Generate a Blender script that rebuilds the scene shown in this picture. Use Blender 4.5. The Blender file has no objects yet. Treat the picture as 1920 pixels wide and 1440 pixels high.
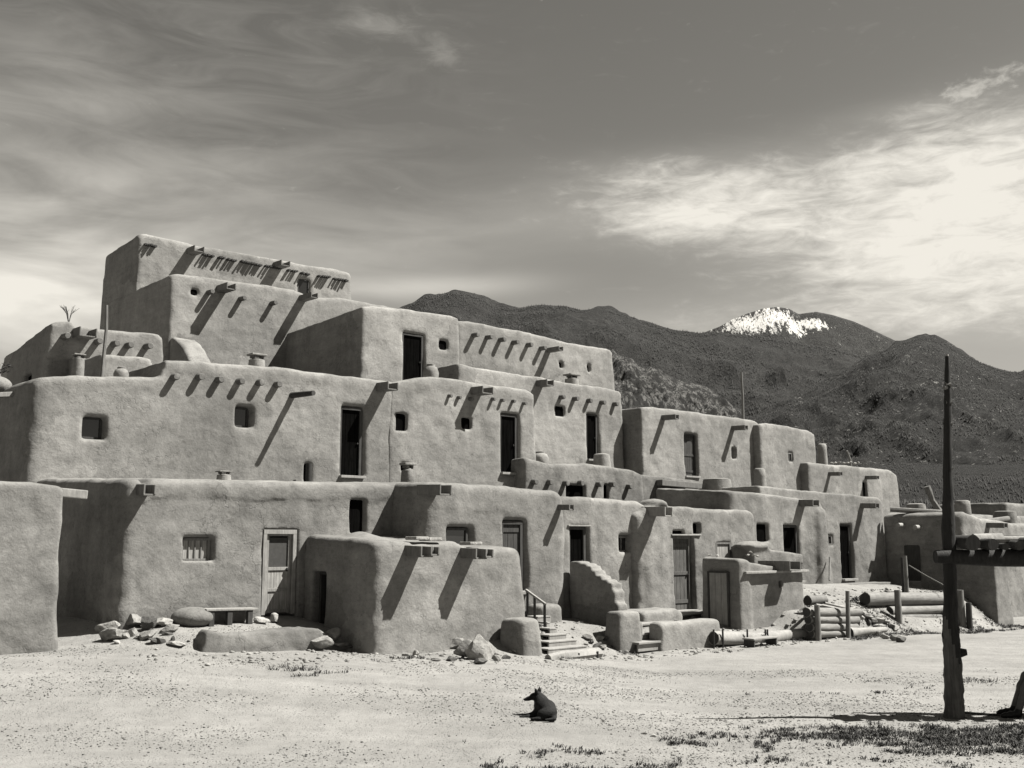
import bpy, bmesh, math, random
import numpy as np
from mathutils import Vector, Matrix
R = random.Random(7)
NR = np.random.RandomState(11)
C = bpy.context.scene.collection
D2 = math.radians
# ------------------------------------------------------------------ camera and the photo's frame
H = 2.3
F = 2000.0
TH = math.atan(295.0 / F)
AZ = D2(49.0)
du = np.array([math.sin(AZ), math.cos(AZ), 0.0])      # along the facades
nv = np.array([-math.cos(AZ), math.sin(AZ), 0.0])     # into the buildings
ROT = math.pi / 2 - AZ
def ray(x, y):
    a, b = 720 - y, x - 960
    return np.array([b, F * math.cos(TH) - a * math.sin(TH), F * math.sin(TH) + a * math.cos(TH)])
def onV(x, y, V):            # picture point on the plane at depth V -> (U, z)
    r = ray(x, y); t = V / float(nv @ r); p = r * t
    return float(du @ p), float(p[2] + H)
def onU(x, y, U):            # picture point on the plane at U -> (V, z)
    r = ray(x, y); t = U / float(du @ r); p = r * t
    return float(nv @ p), float(p[2] + H)
def onY(x, y, Y):
    r = ray(x, y); t = Y / r[1]; p = r * t
    return np.array([p[0], p[1], p[2] + H])
def onZ(x, y, z=-0.3):
    r = ray(x, y); t = (z - H) / r[2]; p = r * t
    return np.array([p[0], p[1], z])
def W(U, V, z): return np.array([du[0] * U + nv[0] * V, du[1] * U + nv[1] * V, z])
def toUV(p): return float(du @ np.array(p)), float(nv @ np.array(p))

cd = bpy.data.cameras.new('camera'); cam = bpy.data.objects.new('camera', cd); C.objects.link(cam)
cam.location = (0, 0, H); cam.rotation_euler = (math.pi / 2 + TH, 0, 0)
cd.sensor_width = 36; cd.lens = 36 * F / 1920; cd.clip_end = 60000; cd.clip_start = 0.1
sc = bpy.context.scene; sc.camera = cam
sc.render.resolution_x = 1024; sc.render.resolution_y = 768
sc.view_settings.view_transform = 'Standard'; sc.view_settings.look = 'None'
sc.view_settings.exposure = 1.55; sc.view_settings.gamma = 1

# ------------------------------------------------------------------ noise
LAT = NR.rand(48, 48, 48).astype(np.float32)
def vn(x, y, z, s=0.0):
    x = np.asarray(x, np.float32) + 13.7 + s * 7.31; y = np.asarray(y, np.float32) + 5.1 + s * 3.17; z = np.asarray(z, np.float32) + 9.3 + s * 1.73
    xi, yi, zi = np.floor(x), np.floor(y), np.floor(z)
    fx, fy, fz = x - xi, y - yi, z - zi
    fx = fx * fx * (3 - 2 * fx); fy = fy * fy * (3 - 2 * fy); fz = fz * fz * (3 - 2 * fz)
    xi = xi.astype(np.int64) % 48; yi = yi.astype(np.int64) % 48; zi = zi.astype(np.int64) % 48
    x1, y1, z1 = (xi + 1) % 48, (yi + 1) % 48, (zi + 1) % 48
    a = LAT[xi, yi, zi] * (1 - fx) + LAT[x1, yi, zi] * fx
    b = LAT[xi, y1, zi] * (1 - fx) + LAT[x1, y1, zi] * fx
    c = LAT[xi, yi, z1] * (1 - fx) + LAT[x1, yi, z1] * fx
    d = LAT[xi, y1, z1] * (1 - fx) + LAT[x1, y1, z1] * fx
    return ((a * (1 - fy) + b * fy) * (1 - fz) + (c * (1 - fy) + d * fy) * fz) * 2 - 1
def fbm(x, y, z, o=4, s=0.0, rid=False):
    t = 0; a = 1.0; f = 1.0; n = 0
    for i in range(o):
        v = vn(x * f, y * f, z * f, s + i)
        if rid: v = 1 - 2 * np.abs(v)
        t = t + v * a; n += a; a *= .5; f *= 2.03
    return t / n
def ss(a, b, x):
    t = np.clip((x - a) / (b - a), 0, 1); return t * t * (3 - 2 * t)

# ------------------------------------------------------------------ materials
WARM = (1.0, 0.98, 0.935)
def grey(v): return (v * WARM[0], v * WARM[1], v * WARM[2], 1)
class NT:
    def __init__(s, name, rough=.95, spec=.15):
        s.m = bpy.data.materials.new(name); s.m.use_nodes = True; s.t = s.m.node_tree; s.t.nodes.clear()
        s.o = s.n('ShaderNodeOutputMaterial'); s.b = s.n('ShaderNodeBsdfPrincipled')
        s.b.inputs['Roughness'].default_value = rough; s.b.inputs['Specular IOR Level'].default_value = spec
        s.l(s.b.outputs[0], s.o.inputs[0])
    def n(s, k): return s.t.nodes.new(k)
    def l(s, a, b): s.t.links.new(a, b)
    def set(s, i, v):
        if hasattr(v, 'is_linked'): s.l(v, i)
        else: i.default_value = v
    def geo(s, scale=(1, 1, 1), obj=False, rot=0):
        mp = s.n('ShaderNodeMapping'); mp.inputs['Scale'].default_value = scale; mp.inputs['Rotation'].default_value = (0, 0, rot)
        if obj: s.l(s.n('ShaderNodeTexCoord').outputs['Object'], mp.inputs[0])
        else: s.l(s.n('ShaderNodeNewGeometry').outputs['Position'], mp.inputs[0])
        return mp.outputs[0]
    def noise(s, vec, scale, det=5, rough=.55, dist=0):
        n = s.n('ShaderNodeTexNoise'); s.l(vec, n.inputs['Vector']); n.inputs['Scale'].default_value = scale
        n.inputs['Detail'].default_value = det; n.inputs['Roughness'].default_value = rough; n.inputs['Distortion'].default_value = dist
        return n.outputs[0]
    def vor(s, vec, scale, feat='F1', out=0):
        n = s.n('ShaderNodeTexVoronoi'); n.feature = feat; s.l(vec, n.inputs['Vector']); n.inputs['Scale'].default_value = scale
        return n.outputs[out]
    def ramp(s, f, pts):
        n = s.n('ShaderNodeValToRGB'); s.l(f, n.inputs[0]); e = n.color_ramp.elements
        while len(e) < len(pts): e.new(.5)
        for i, (p, v) in enumerate(pts): e[i].position = p; e[i].color = (v, v, v, 1)
        return n.outputs[0]
    def math(s, op, a, b=0.0, c=0.0, clamp=False):
        n = s.n('ShaderNodeMath'); n.operation = op; n.use_clamp = clamp
        s.set(n.inputs[0], a); s.set(n.inputs[1], b); s.set(n.inputs[2], c)
        return n.outputs[0]
    def col(s, val):
        c = s.n('ShaderNodeMix'); c.data_type = 'RGBA'; c.blend_type = 'MULTIPLY'; c.inputs[0].default_value = 1
        s.l(val, c.inputs[6]); c.inputs[7].default_value = (*[q * .745 for q in WARM], 1); s.l(c.outputs[2], s.b.inputs['Base Color'])
    def bump(s, h, st=.3, d=.02, prev=None):
        b = s.n('ShaderNodeBump'); b.inputs['Strength'].default_value = st; b.inputs['Distance'].default_value = d
        s.l(h, b.inputs['Height'])
        if prev is not None: s.l(prev, b.inputs['Normal'])
        s.l(b.outputs[0], s.b.inputs['Normal']); return b.outputs[0]
def mat_adobe(name, base=.2, contrast=1.0, dark_low=0):
    t = NT(name); g = t.geo()
    a = t.ramp(t.noise(g, .55, 6, .6, .4), [(.3, 1 - .26 * contrast), (.7, 1 + .14 * contrast)])
    b = t.ramp(t.noise(g, 3.2, 7, .65, .3), [(.28, 1 - .20 * contrast), (.72, 1 + .10 * contrast)])
    c = t.ramp(t.noise(g, 45, 3, .7), [(.3, .9), (.7, 1.08)])
    st = t.ramp(t.noise(t.geo((2.2, 2.2, .22)), 1.6, 5, .6), [(.38, .92), (.56, 1.0)])
    v = t.math('MULTIPLY', t.math('MULTIPLY', a, b), t.math('MULTIPLY', c, st))
    pit = t.ramp(t.vor(g, 11), [(.05, .72), (.16, 1.0)]); pm_ = t.ramp(t.noise(g, 1.7, 3, .6), [(.5, 1.0), (.62, .0)])
    v = t.math('MULTIPLY', v, t.math('MAXIMUM', pit, pm_))
    blot = t.ramp(t.noise(t.geo((1, 1, 1.6)), 9, 6, .72, .8), [(.34, .80), (.5, 1.0), (.7, 1.08)])
    v = t.math('MULTIPLY', v, blot)
    wp = t.n('ShaderNodeVectorMath'); wp.operation = 'MULTIPLY_ADD'; nw = t.n('ShaderNodeTexNoise'); t.l(g, nw.inputs[0]); nw.inputs['Scale'].default_value = 1.1; nw.inputs['Detail'].default_value = 6; nw.inputs['Roughness'].default_value = .65
    t.l(nw.outputs[1], wp.inputs[0]); wp.inputs[1].default_value = (1.6, 1.6, 1.6); t.l(g, wp.inputs[2])
    pat = t.ramp(t.vor(wp.outputs[0], .42, 'F1', 1), [(.2, .83), (.8, 1.1)])
    v = t.math('MULTIPLY', v, pat)
    band = t.ramp(t.noise(t.geo((.5, .5, 3.0)), 1.3, 4, .6, .6), [(.35, .9), (.6, 1.04)])
    v = t.math('MULTIPLY', v, band)
    # hairline cracks, only here and there
    wv = t.n('ShaderNodeVectorMath'); wv.operation = 'ADD'
    nz = t.n('ShaderNodeTexNoise'); t.l(g, nz.inputs[0]); nz.inputs['Scale'].default_value = 2.5; nz.inputs['Detail'].default_value = 4
    t.l(nz.outputs[1], wv.inputs[0]); t.l(g, wv.inputs[1])
    e = t.ramp(t.vor(wv.outputs[0], .8, 'DISTANCE_TO_EDGE'), [(0.0, .0), (.012, 1.0)])
    msk = t.ramp(t.noise(g, .45, 2, .5), [(.47, .0), (.53, 1.0)])
    cr = t.math('MAXIMUM', e, msk)
    v = t.math('MULTIPLY', v, t.math('MULTIPLY_ADD', cr, .28, .72))
    t.col(t.math('MULTIPLY', v, base))
    n1 = t.bump(t.noise(g, 3.2, 6, .6), .42, .07)
    n2 = t.bump(t.noise(g, 22, 4, .7), .5, .014, n1)
    t.bump(cr, .3, .012, n2)
    return t.m
def mat_wood(name, base, var=.35, scale=(30, 30, 2.5), spec=.2):
    t = NT(name, .8 if spec else 1, spec); g = t.geo(scale, obj=True)
    a = t.ramp(t.noise(g, 1, 5, .65, .6), [(.25, 1 - var), (.75, 1 + var)])
    b = t.ramp(t.noise(t.geo(obj=True), 4, 4, .6), [(.3, .8), (.7, 1.15)])
    t.col(t.math('MULTIPLY', t.math('MULTIPLY', a, b), base)); t.bump(a, .5, .01)
    return t.m
def mat_plain(name, base, rough=.8, var=.15, sc_=12, bs=.3, bd=.01, spec=.2):
    t = NT(name, rough, spec); g = t.geo()
    a = t.ramp(t.noise(g, sc_, 5, .6), [(.3, 1 - var), (.7, 1 + var)])
    t.col(t.math('MULTIPLY', a, base)); t.bump(a, bs, bd); return t.m
def mat_stone(name, base):
    t = NT(name); g = t.geo()
    a = t.ramp(t.noise(g, 4, 7, .7), [(.3, .6), (.7, 1.25)])
    b = t.ramp(t.vor(g, 9), [(0, .75), (.6, 1.15)])
    t.col(t.math('MULTIPLY', t.math('MULTIPLY', a, b), base)); n = t.bump(a, .6, .05); t.bump(t.noise(g, 50, 3, .7), .5, .01, n); return t.m
M = dict(adobe_mid=mat_adobe('adobe_plaster_middle', .25, 1.0),
    adobe=mat_adobe('adobe_plaster', .243, 1.1), adobe_far=mat_adobe('adobe_plaster_upper', .272, .8), adobe_old=mat_adobe('adobe_plaster_worn', .215, 1.4),
    wood=mat_wood('weathered_wood', .16), wood_dark=mat_wood('dark_stained_wood', .05), wood_pale=mat_wood('bleached_wood', .27, .25),
    wood_x=mat_wood('weathered_log', .19, .35, (2.5, 30, 30)), wood_v=mat_wood('roof_beam_wood', .13, .3, (25, 2.5, 25)),
    door_interior_shade=mat_wood('dark_door_and_interior_shade', .0045, .6, spec=0), door=mat_wood('grey_door_wood', .10, .5), paint=mat_wood('peeling_white_paint', .27, .35),  # near-black: dark doors, and the shade of unlit rooms put into colour
    screen=mat_plain('door_screen', .06, .6), curtain=mat_wood('striped_curtain', .3, .6, (30, 3, 1)), glass=mat_plain('window_glass', .02, .12, .1, 3, 0, .001, .5),
    stone=mat_stone('field_stone', .22), stone_dark=mat_stone('dark_stone', .10), stone_pale=mat_stone('pale_stone', .30),
    post_low=mat_wood('grey_post_wood', .085, .55, (22, 22, 1.6)), post=mat_wood('dark_post_and_beam_shade', .024, .6, (22, 22, 1.6)), post_pale=mat_wood('bare_post_wood', .13, .45, (22, 22, 1.6)), iron=mat_plain('rusty_iron', .03, .6),
    fur=mat_plain('black_fur', .008, .75, .5, 60, .6, .01), fur_pale=mat_plain('pale_fur', .13, .85, .3, 60), cloth=mat_plain('grey_cloth', .12, .9, .2, 30),
    cloth_dark=mat_plain('dark_cloth', .02, .9), shoe=mat_plain('dark_leather', .012, .5), skin=mat_plain('skin', .16, .6, .05), hair=mat_plain('dark_hair', .01, .6),
    rope=mat_plain('old_rope', .2, .9), twig=mat_plain('dry_twig', .12, .9))

# ------------------------------------------------------------------ mesh helpers
def setp(o, label=None, cat=None, group=None, kind=None):
    if label: o['label'] = label
    if cat: o['category'] = cat
    if group: o['group'] = group
    if kind: o['kind'] = kind
    return o
def mesh_np(name, v, f, mat, smooth=True):
    me = bpy.data.meshes.new(name); v = np.asarray(v, np.float32); f = np.asarray(f, np.int32)
    me.vertices.add(len(v)); me.vertices.foreach_set('co', v.ravel())
    k = f.shape[1]; me.loops.add(f.size); me.loops.foreach_set('vertex_index', f.ravel())
    me.polygons.add(len(f)); me.polygons.foreach_set('loop_start', np.arange(0, f.size, k, dtype=np.int32))
    me.polygons.foreach_set('loop_total', np.full(len(f), k, np.int32))
    if smooth: me.polygons.foreach_set('use_smooth', np.ones(len(f), bool))
    me.update(calc_edges=True)
    if mat: me.materials.append(mat)
    return me
class Root:
    """an Empty at the thing's base whose local axes are the facade's (or the world's) axes"""
    def __init__(s, name, U, V, z, label, cat, group=None, world=False):
        s.world = world; s.org = np.array([U, V, z], float)
        e = bpy.data.objects.new(name, None); C.objects.link(e); e.empty_display_size = .3
        e.location = (U, V, z) if world else tuple(W(U, V, z))
        e.rotation_euler = (0, 0, 0 if world else ROT)
        setp(e, label, cat, group); s.o = e
class MB:
    def __init__(s): s.v = []; s.f = []
    def hexa(s, p):
        b = len(s.v); s.v += [tuple(map(float, q)) for q in p]
        for q in ((0, 3, 2, 1), (4, 5, 6, 7), (0, 1, 5, 4), (1, 2, 6, 5), (2, 3, 7, 6), (3, 0, 4, 7)): s.f.append(tuple(b + i for i in q))
        return s
    def box(s, a, b):
        (x0, y0, z0), (x1, y1, z1) = a, b
        x0, x1 = sorted((x0, x1)); y0, y1 = sorted((y0, y1)); z0, z1 = sorted((z0, z1))
        return s.hexa([(x0, y0, z0), (x1, y0, z0), (x1, y1, z0), (x0, y1, z0), (x0, y0, z1), (x1, y0, z1), (x1, y1, z1), (x0, y1, z1)])
    def beam(s, a, b, w, h, up=(0, 0, 1), w2=None):
        a = np.array(a, float); b = np.array(b, float); d = b - a; d /= np.linalg.norm(d)
        up = np.array(up, float); sd = np.cross(d, up)
        if np.linalg.norm(sd) < 1e-3: sd = np.cross(d, (1, 0, 0))
        sd /= np.linalg.norm(sd); u = np.cross(sd, d); w2 = w2 or w
        P = []
        for c, ww in ((a, w), (b, w2)):
            P.append([c - sd * ww / 2 - u * h / 2, c + sd * ww / 2 - u * h / 2, c + sd * ww / 2 + u * h / 2, c - sd * ww / 2 + u * h / 2])
        return s.hexa([P[0][0], P[0][1], P[1][1], P[1][0], P[0][3], P[0][2], P[1][2], P[1][3]])
    def tube(s, pts, rad, n=10, wob=.0, cap=True, rings=1):
        pts = [np.array(p, float) for p in pts]
        if np.isscalar(rad): rad = [rad] * len(pts)
        if rings > 1:
            q = []; r2 = []
            for i in range(len(pts) - 1):
                for k in range(rings):
                    t = k / rings; q.append(pts[i] * (1 - t) + pts[i + 1] * t); r2.append(rad[i] * (1 - t) + rad[i + 1] * t)
            q.append(pts[-1]); r2.append(rad[-1]); pts, rad = q, r2
        b = len(s.v); ph = R.uniform(0, 6); L = len(pts)
        for i, p in enumerate(pts):
            d = pts[min(i + 1, L - 1)] - pts[max(i - 1, 0)]; d /= np.linalg.norm(d) + 1e-9
            ref = np.array([0, 0, 1.0]) if abs(d[2]) < .9 else np.array([1.0, 0, 0])
            sx = np.cross(d, ref); sx /= np.linalg.norm(sx); sy = np.cross(sx, d)
            for k in range(n):
                a = 2 * math.pi * k / n
                r = rad[i] * (1 + wob * (math.sin(3 * a + ph + i * .9) * .5 + R.uniform(-.5, .5)))
                s.v.append(tuple(p + sx * r * math.cos(a) + sy * r * math.sin(a)))
        for i in range(L - 1):
            for k in range(n):
                k2 = (k + 1) % n; s.f.append((b + i * n + k, b + i * n + k2, b + (i + 1) * n + k2, b + (i + 1) * n + k))
        if cap:
            s.f.append(tuple(b + k for k in range(n))[::-1]); s.f.append(tuple(b + (L - 1) * n + k for k in range(n)))
        return s
    def lathe(s, c, prof, n=16, wob=.04):
        pts = [(c[0], c[1], c[2] + z) for r, z in prof]; return s.tube(pts, [max(r, .003) for r, z in prof], n, wob)
    def build(s, name, mat, parent=None, bevel=0, smooth=False, ang=40):
        org = parent.org if parent is not None else np.mean(np.array(s.v), 0)
        me = bpy.data.meshes.new(name)
        me.from_pydata([tuple(np.array(v) - org) for v in s.v], [], s.f); me.materials.append(mat)
        bm = bmesh.new(); bm.from_mesh(me)
        if bevel: bmesh.ops.bevel(bm, geom=list(bm.edges), offset=bevel, segments=2, affect='EDGES', profile=.6, clamp_overlap=True)
        bmesh.ops.recalc_face_normals(bm, faces=bm.faces)
        if smooth:
            for f in bm.faces: f.smooth = True
            for e in bm.edges:
                if len(e.link_faces) == 2 and e.calc_face_angle(0) > D2(ang): e.smooth = False
        bm.to_mesh(me); bm.free()
        o = bpy.data.objects.new(name, me); C.objects.link(o)
        if parent is not None: o.parent = parent.o if hasattr(parent, "org") else parent
        else: o.location = tuple(org)
        return o
class Sub:      # lets MB.build parent to an object while keeping the thing's origin
    def __init__(s, o, org): s.o = o; s.org = org

# ------------------------------------------------------------------ adobe by signed distance + surface nets
def smax(a, b, k): return np.maximum(a, b) + np.maximum(k - np.abs(a - b), 0) ** 2 / (4 * k)
def smin(a, b, k): return np.minimum(a, b) - np.maximum(k - np.abs(a - b), 0) ** 2 / (4 * k)
def d_block(X, Y, Z, p):
    k = p.get('k', .34) * .62; zb = p.get('zb', 0); bt = p.get('bt', .02)
    pr = p['prof']; xs = [q[0] for q in pr]; zs = [q[1] for q in pr]
    top = np.interp(X, xs, zs) + p.get('tv', 0) * (Y - p['V0'])
    hh = np.maximum(Z - zb, 0) * bt
    front = p['V0'] + hh - Y
    if p.get('ledge'):
        dep, proud = p['ledge']
        e = dep + .17 * fbm(X * 1.1, Y * .2, Z * 0, 4, 3.3)
        front = front - proud * ss(-.03, .03, Z - (top - e)) * (.55 + .45 * fbm(X * .9, Y * 0, Z * 0, 2, 8.3))
    left = p['U0'] + hh - X; right = X - (p['U1'] - hh); back = Y - p['V1']
    kc = p.get('kc', p.get('k', .34)) * .75
    s = smax(smax(left, right, kc), smax(front, back, kc), kc)
    return smax(s, Z - top, k)
def d_ell(X, Y, Z, p):
    c, r = p['c'], p['r']
    q = np.sqrt(((X - c[0]) / r[0]) ** 2 + ((Y - c[1]) / r[1]) ** 2 + ((Z - c[2]) / r[2]) ** 2)
    return (q - 1) * min(r)
def d_caps(X, Y, Z, p):
    a, b = np.array(p['a'], np.float32), np.array(p['b'], np.float32); ab = b - a; L2_ = float(ab @ ab) + 1e-9
    t = np.clip(((X - a[0]) * ab[0] + (Y - a[1]) * ab[1] + (Z - a[2]) * ab[2]) / L2_, 0, 1)
    return np.sqrt((X - a[0] - t * ab[0]) ** 2 + (Y - a[1] - t * ab[1]) ** 2 + (Z - a[2] - t * ab[2]) ** 2) - (p['ra'] + (p['rb'] - p['ra']) * t)
def d_any(X, Y, Z, p): return d_caps(X, Y, Z, p) if 'a' in p else d_ell(X, Y, Z, p) if 'c' in p else d_block(X, Y, Z, p)
def chain(pts, join=.04):
    return [dict(a=p[:3], b=q[:3], ra=p[3], rb=q[3], join=join) for p, q in zip(pts[:-1], pts[1:])]
def d_cut(X, Y, Z, c):
    if c.get('axis') == 'U':
        t = np.clip((c['U'] + .25 - X) / .25, 0, 2.0)
        d = np.maximum(np.maximum(Y - c['V1'] - c.get('fr', 0) * t, c['V0'] - c.get('fl', 0) * t - Y), np.maximum(Z - c['z1'] - c.get('ft', 0) * t, c['z0'] - Z))
        return np.maximum(d, np.maximum(X - (c['U'] + c['dep']), c['U'] - 1 - X))
    V = c['V']; t = np.clip((V + .3 - Y) / .3, 0, 2.0); t = t * t * .6 + t * .4
    d1 = np.maximum(X - c['U1'] - c.get('fr', 0) * t, c['U0'] - c.get('fl', 0) * t - X)
    d2 = np.maximum(Z - c['z1'] - c.get('ft', 0) * t, c['z0'] - c.get('fb', 0) * t - Z)
    kk = c.get('rk', .06) * .55
    return np.maximum(smax(d1, d2, kk), np.maximum(Y - (V + c['dep']), V - 1.2 - Y))
def nets(name, prims, cuts, mat, parent, h=.06, na=.045, seed=0.0, low=None, inc=None):
    lo = np.array([1e9] * 3); hi = -lo
    for p in prims:
        if 'a' in p: rm = max(p['ra'], p['rb']); a = np.minimum(p['a'], p['b']) - rm; b = np.maximum(p['a'], p['b']) + rm
        elif 'c' in p: a = np.array(p['c']) - p['r']; b = np.array(p['c']) + p['r']
        else:
            zs = [q[1] for q in p['prof']]; e = abs(p.get('tv', 0)) * (p['V1'] - p['V0'])
            a = np.array([p['U0'], p['V0'], p.get('zlow', p.get('zb', 0) - .6)]); b = np.array([p['U1'], p['V1'], max(zs) + e])
        lo = np.minimum(lo, a); hi = np.maximum(hi, b)
    pad_ = min(.22, 5 * h); lo -= pad_; hi += pad_
    n = np.ceil((hi - lo) / h).astype(int) + 1
    ax = [lo[i] + h * np.arange(n[i], dtype=np.float32) for i in range(3)]
    S = np.full(tuple(n), 5.0, np.float32)
    X, Y, Z = np.meshgrid(*[a.astype(np.float32) for a in ax], indexing='ij', sparse=True)
    X3 = X + 0 * Y + 0 * Z; Y3 = Y + 0 * X + 0 * Z; Z3 = Z + 0 * X + 0 * Y
    for i, p in enumerate(prims):
        d = d_any(X3, Y3, Z3, p)
        S = d if i == 0 else smin(S, d, p.get('join', .2))
    nb = np.abs(S) < .6; q = np.nonzero(nb)
    xx, yy, zz = X3[q], Y3[q], Z3[q]
    S[q] += na * fbm(xx * .8, yy * .8, zz * .8, 3, seed) + na * .45 * fbm(xx * 3.1, yy * 3.1, zz * 3.1, 2, seed + 5)
    for c in cuts:
        if c.get('axis') == 'U': b0 = (c['U'] - .3, c['V0'] - .4, c['z0'] - .4); b1 = (c['U'] + c['dep'] + .3, c['V1'] + .4, c['z1'] + .4)
        else: b0 = (c['U0'] - .45, c['V'] - .5, c['z0'] - .45); b1 = (c['U1'] + .6, c['V'] + c['dep'] + .2, c['z1'] + .6)
        sl = tuple(slice(max(0, int((b0[i] - lo[i]) / h)), max(1, min(n[i], int((b1[i] - lo[i]) / h) + 2))) for i in range(3))
        d = d_cut(X3[sl], Y3[sl], Z3[sl], c)
        S[sl] = smax(S[sl], -d, .04)
    S[0] = S[-1] = 5; S[:, 0] = S[:, -1] = 5; S[:, :, 0] = S[:, :, -1] = 5
    ins = S < 0
    c8 = np.zeros(tuple(n - 1), np.int8)
    for i in (0, 1):
        for j in (0, 1):
            for k in (0, 1):
                c8 += ins[i:n[0] - 1 + i, j:n[1] - 1 + j, k:n[2] - 1 + k]
    cell = np.nonzero((c8 > 0) & (c8 < 8)); ci = np.array(cell).T
    idx = np.full(tuple(n - 1), -1, np.int64); idx[cell] = np.arange(len(ci))
    acc = np.zeros((len(ci), 3), np.float32); cnt = np.zeros(len(ci), np.float32)
    for axn in range(3):
        o1, o2 = [a for a in range(3) if a != axn]
        for i in (0, 1):
            for j in (0, 1):
                a = ci.copy(); a[:, o1] += i; a[:, o2] += j; b = a.copy(); b[:, axn] += 1
                sa = S[a[:, 0], a[:, 1], a[:, 2]]; sb = S[b[:, 0], b[:, 1], b[:, 2]]
                m = (sa < 0) != (sb < 0); t = np.where(m, sa / (sa - sb + 1e-12), 0)
                p = a.astype(np.float32); p[:, axn] += t
                acc[m] += p[m]; cnt[m] += 1
    vs = acc / cnt[:, None] * h + lo
    faces = []
    for axn in range(3):
        o1, o2 = (axn + 1) % 3, (axn + 2) % 3
        sl0 = [slice(1, -1)] * 3; sl1 = [slice(1, -1)] * 3; sl0[axn] = slice(0, -1); sl1[axn] = slice(1, None)
        a = ins[tuple(sl0)]; b = ins[tuple(sl1)]
        e = np.array(np.nonzero(a != b)).T
        if not len(e): continue
        flip = a[tuple(e.T)]
        e2 = e.copy(); e2[:, o1] += 1; e2[:, o2] += 1
        def cidx(d1, d2):
            q = e2.copy(); q[:, o1] += d1; q[:, o2] += d2; return idx[q[:, 0], q[:, 1], q[:, 2]]
        q = np.stack([cidx(-1, -1), cidx(0, -1), cidx(0, 0), cidx(-1, 0)], 1)
        q = np.where(flip[:, None], q, q[:, ::-1]); faces.append(q)
    f = np.concatenate(faces); f = f[(f >= 0).all(1)]
    me = mesh_np(name, vs - parent.org, f, mat)
    o = bpy.data.objects.new(name, me); C.objects.link(o); o.parent = parent.o
    return o

# ------------------------------------------------------------------ ground shape
TC = np.array([  # U, Va, Vb, za, zc
    (5.0, 20.5, 22.0, .35, .6), (6.8, 19.5, 21.5, .35, .6), (8.1, 18.7, 20.2, .5, .72), (8.8, 18.85, 19.15, .52, .72), (12.0, 19.1, 19.45, .50, .72), (13.5, 18.2, 19.5, .2, .5),
    (15, 17.2, 19.0, .35, .48), (18.5, 17.4, 18.8, .35, .48), (19.3, 17.5, 18.2, .2, .4), (21.8, 17.5, 17.8, .2, .38),
    (22.8, 17.25, 17.5, -.02, .3), (24.6, 17.2, 17.45, -.02, .4), (25.3, 16.8, 17.1, .3, .85), (27.8, 16.8, 17.1, .38, .95),
    (29, 16.2, 17.8, .55, .95), (35.7, 16.3, 18.2, .6, .8), (38, 17.5, 19, 0, .2)])
def ground_z(x, y, fine=True):
    x = np.asarray(x, float); y = np.asarray(y, float)
    fx = np.interp(x, [-12, -6, -3, 0, 3], [.35, .33, .1, -.05, -.3])
    z = -.3 + (fx + .3) * ss(13, 19, y) * (1 - ss(60, 90, y)) - .2 * ss(10, 13, x) * ss(30, 34, y)
    U = du[0] * x + du[1] * y; V = nv[0] * x + nv[1] * y
    Va, Vb, za, zc = [np.interp(U, TC[:, 0], TC[:, i]) for i in (1, 2, 3, 4)]
    w = ss(Va, Vb, V) * (1 - ss(60, 80, np.abs(x) + y * 0))
    zt = za + (zc - za) * ss(Vb, Vb + 2.2, V)
    z = z + w * (zt - z)
    if fine:
        z = z + .035 * fbm(x * .5, y * .5, 0 * x, 3, 1.1) + .012 * fbm(x * 2.7, y * 2.7, 0 * x, 3, 2.2) + .03 * w * fbm(x * 2.1, y * 2.1, 0 * x, 3, 4.2)
    return z
def gz(x, y): return float(ground_z(np.array([x]), np.array([y]))[0])
def gUV(U, V): p = W(U, V, 0); return gz(p[0], p[1])

def axis_pts(a, b, st, lo, hi, g=1.35):
    m = list(np.arange(a, b, st)); s = st; q = b
    up = []
    while q < hi: up.append(q); s *= g; q += s
    up.append(hi); dn = []; s = st; q = a - st
    while q > lo: dn.append(q); s *= g; q -= s
    dn.append(lo); return np.array(dn[::-1] + m + up)
gx = axis_pts(-14, 20, .11, -22000, 22000); gy = axis_pts(9, 46, .11, -3000, 40000)
GX, GY = np.meshgrid(gx, gy, indexing='ij'); GZ = ground_z(GX, GY)
nx, ny = GX.shape; I = np.arange(nx * ny).reshape(nx, ny)
gf = np.stack([I[:-1, :-1], I[1:, :-1], I[1:, 1:], I[:-1, 1:]], -1).reshape(-1, 4)
t = NT('dusty_ground'); g = t.geo()
a = t.ramp(t.noise(g, .35, 6, .6, .5), [(.3, .86), (.7, 1.08)])
b = t.ramp(t.noise(g, 2.6, 7, .7), [(.3, .84), (.7, 1.1)])
pv = t.n('ShaderNodeTexVoronoi'); t.l(g, pv.inputs['Vector']); pv.inputs['Scale'].default_value = 26
peb = t.ramp(pv.outputs[0], [(.12, 1.0), (.3, .0)])
pc = t.ramp(pv.outputs[1], [(.15, .3), (.5, .85), (.85, 1.3)])
pm = t.math('MULTIPLY', peb, t.ramp(t.noise(g, 1.2, 4, .6), [(.34, 0), (.52, 1)]))
mx = t.math('ADD', t.math('MULTIPLY', pm, t.math('SUBTRACT', pc, 1.0)), 1.0)
fine = t.ramp(t.noise(g, 60, 3, .8), [(.3, .82), (.7, 1.14)])
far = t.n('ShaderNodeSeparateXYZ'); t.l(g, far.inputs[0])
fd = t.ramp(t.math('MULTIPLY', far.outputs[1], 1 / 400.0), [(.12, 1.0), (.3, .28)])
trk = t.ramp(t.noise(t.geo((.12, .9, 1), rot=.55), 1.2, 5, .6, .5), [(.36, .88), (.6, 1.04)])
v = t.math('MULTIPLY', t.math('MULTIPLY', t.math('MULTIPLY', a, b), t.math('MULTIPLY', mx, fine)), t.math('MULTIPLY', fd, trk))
t.col(t.math('MULTIPLY', v, .253))
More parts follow.
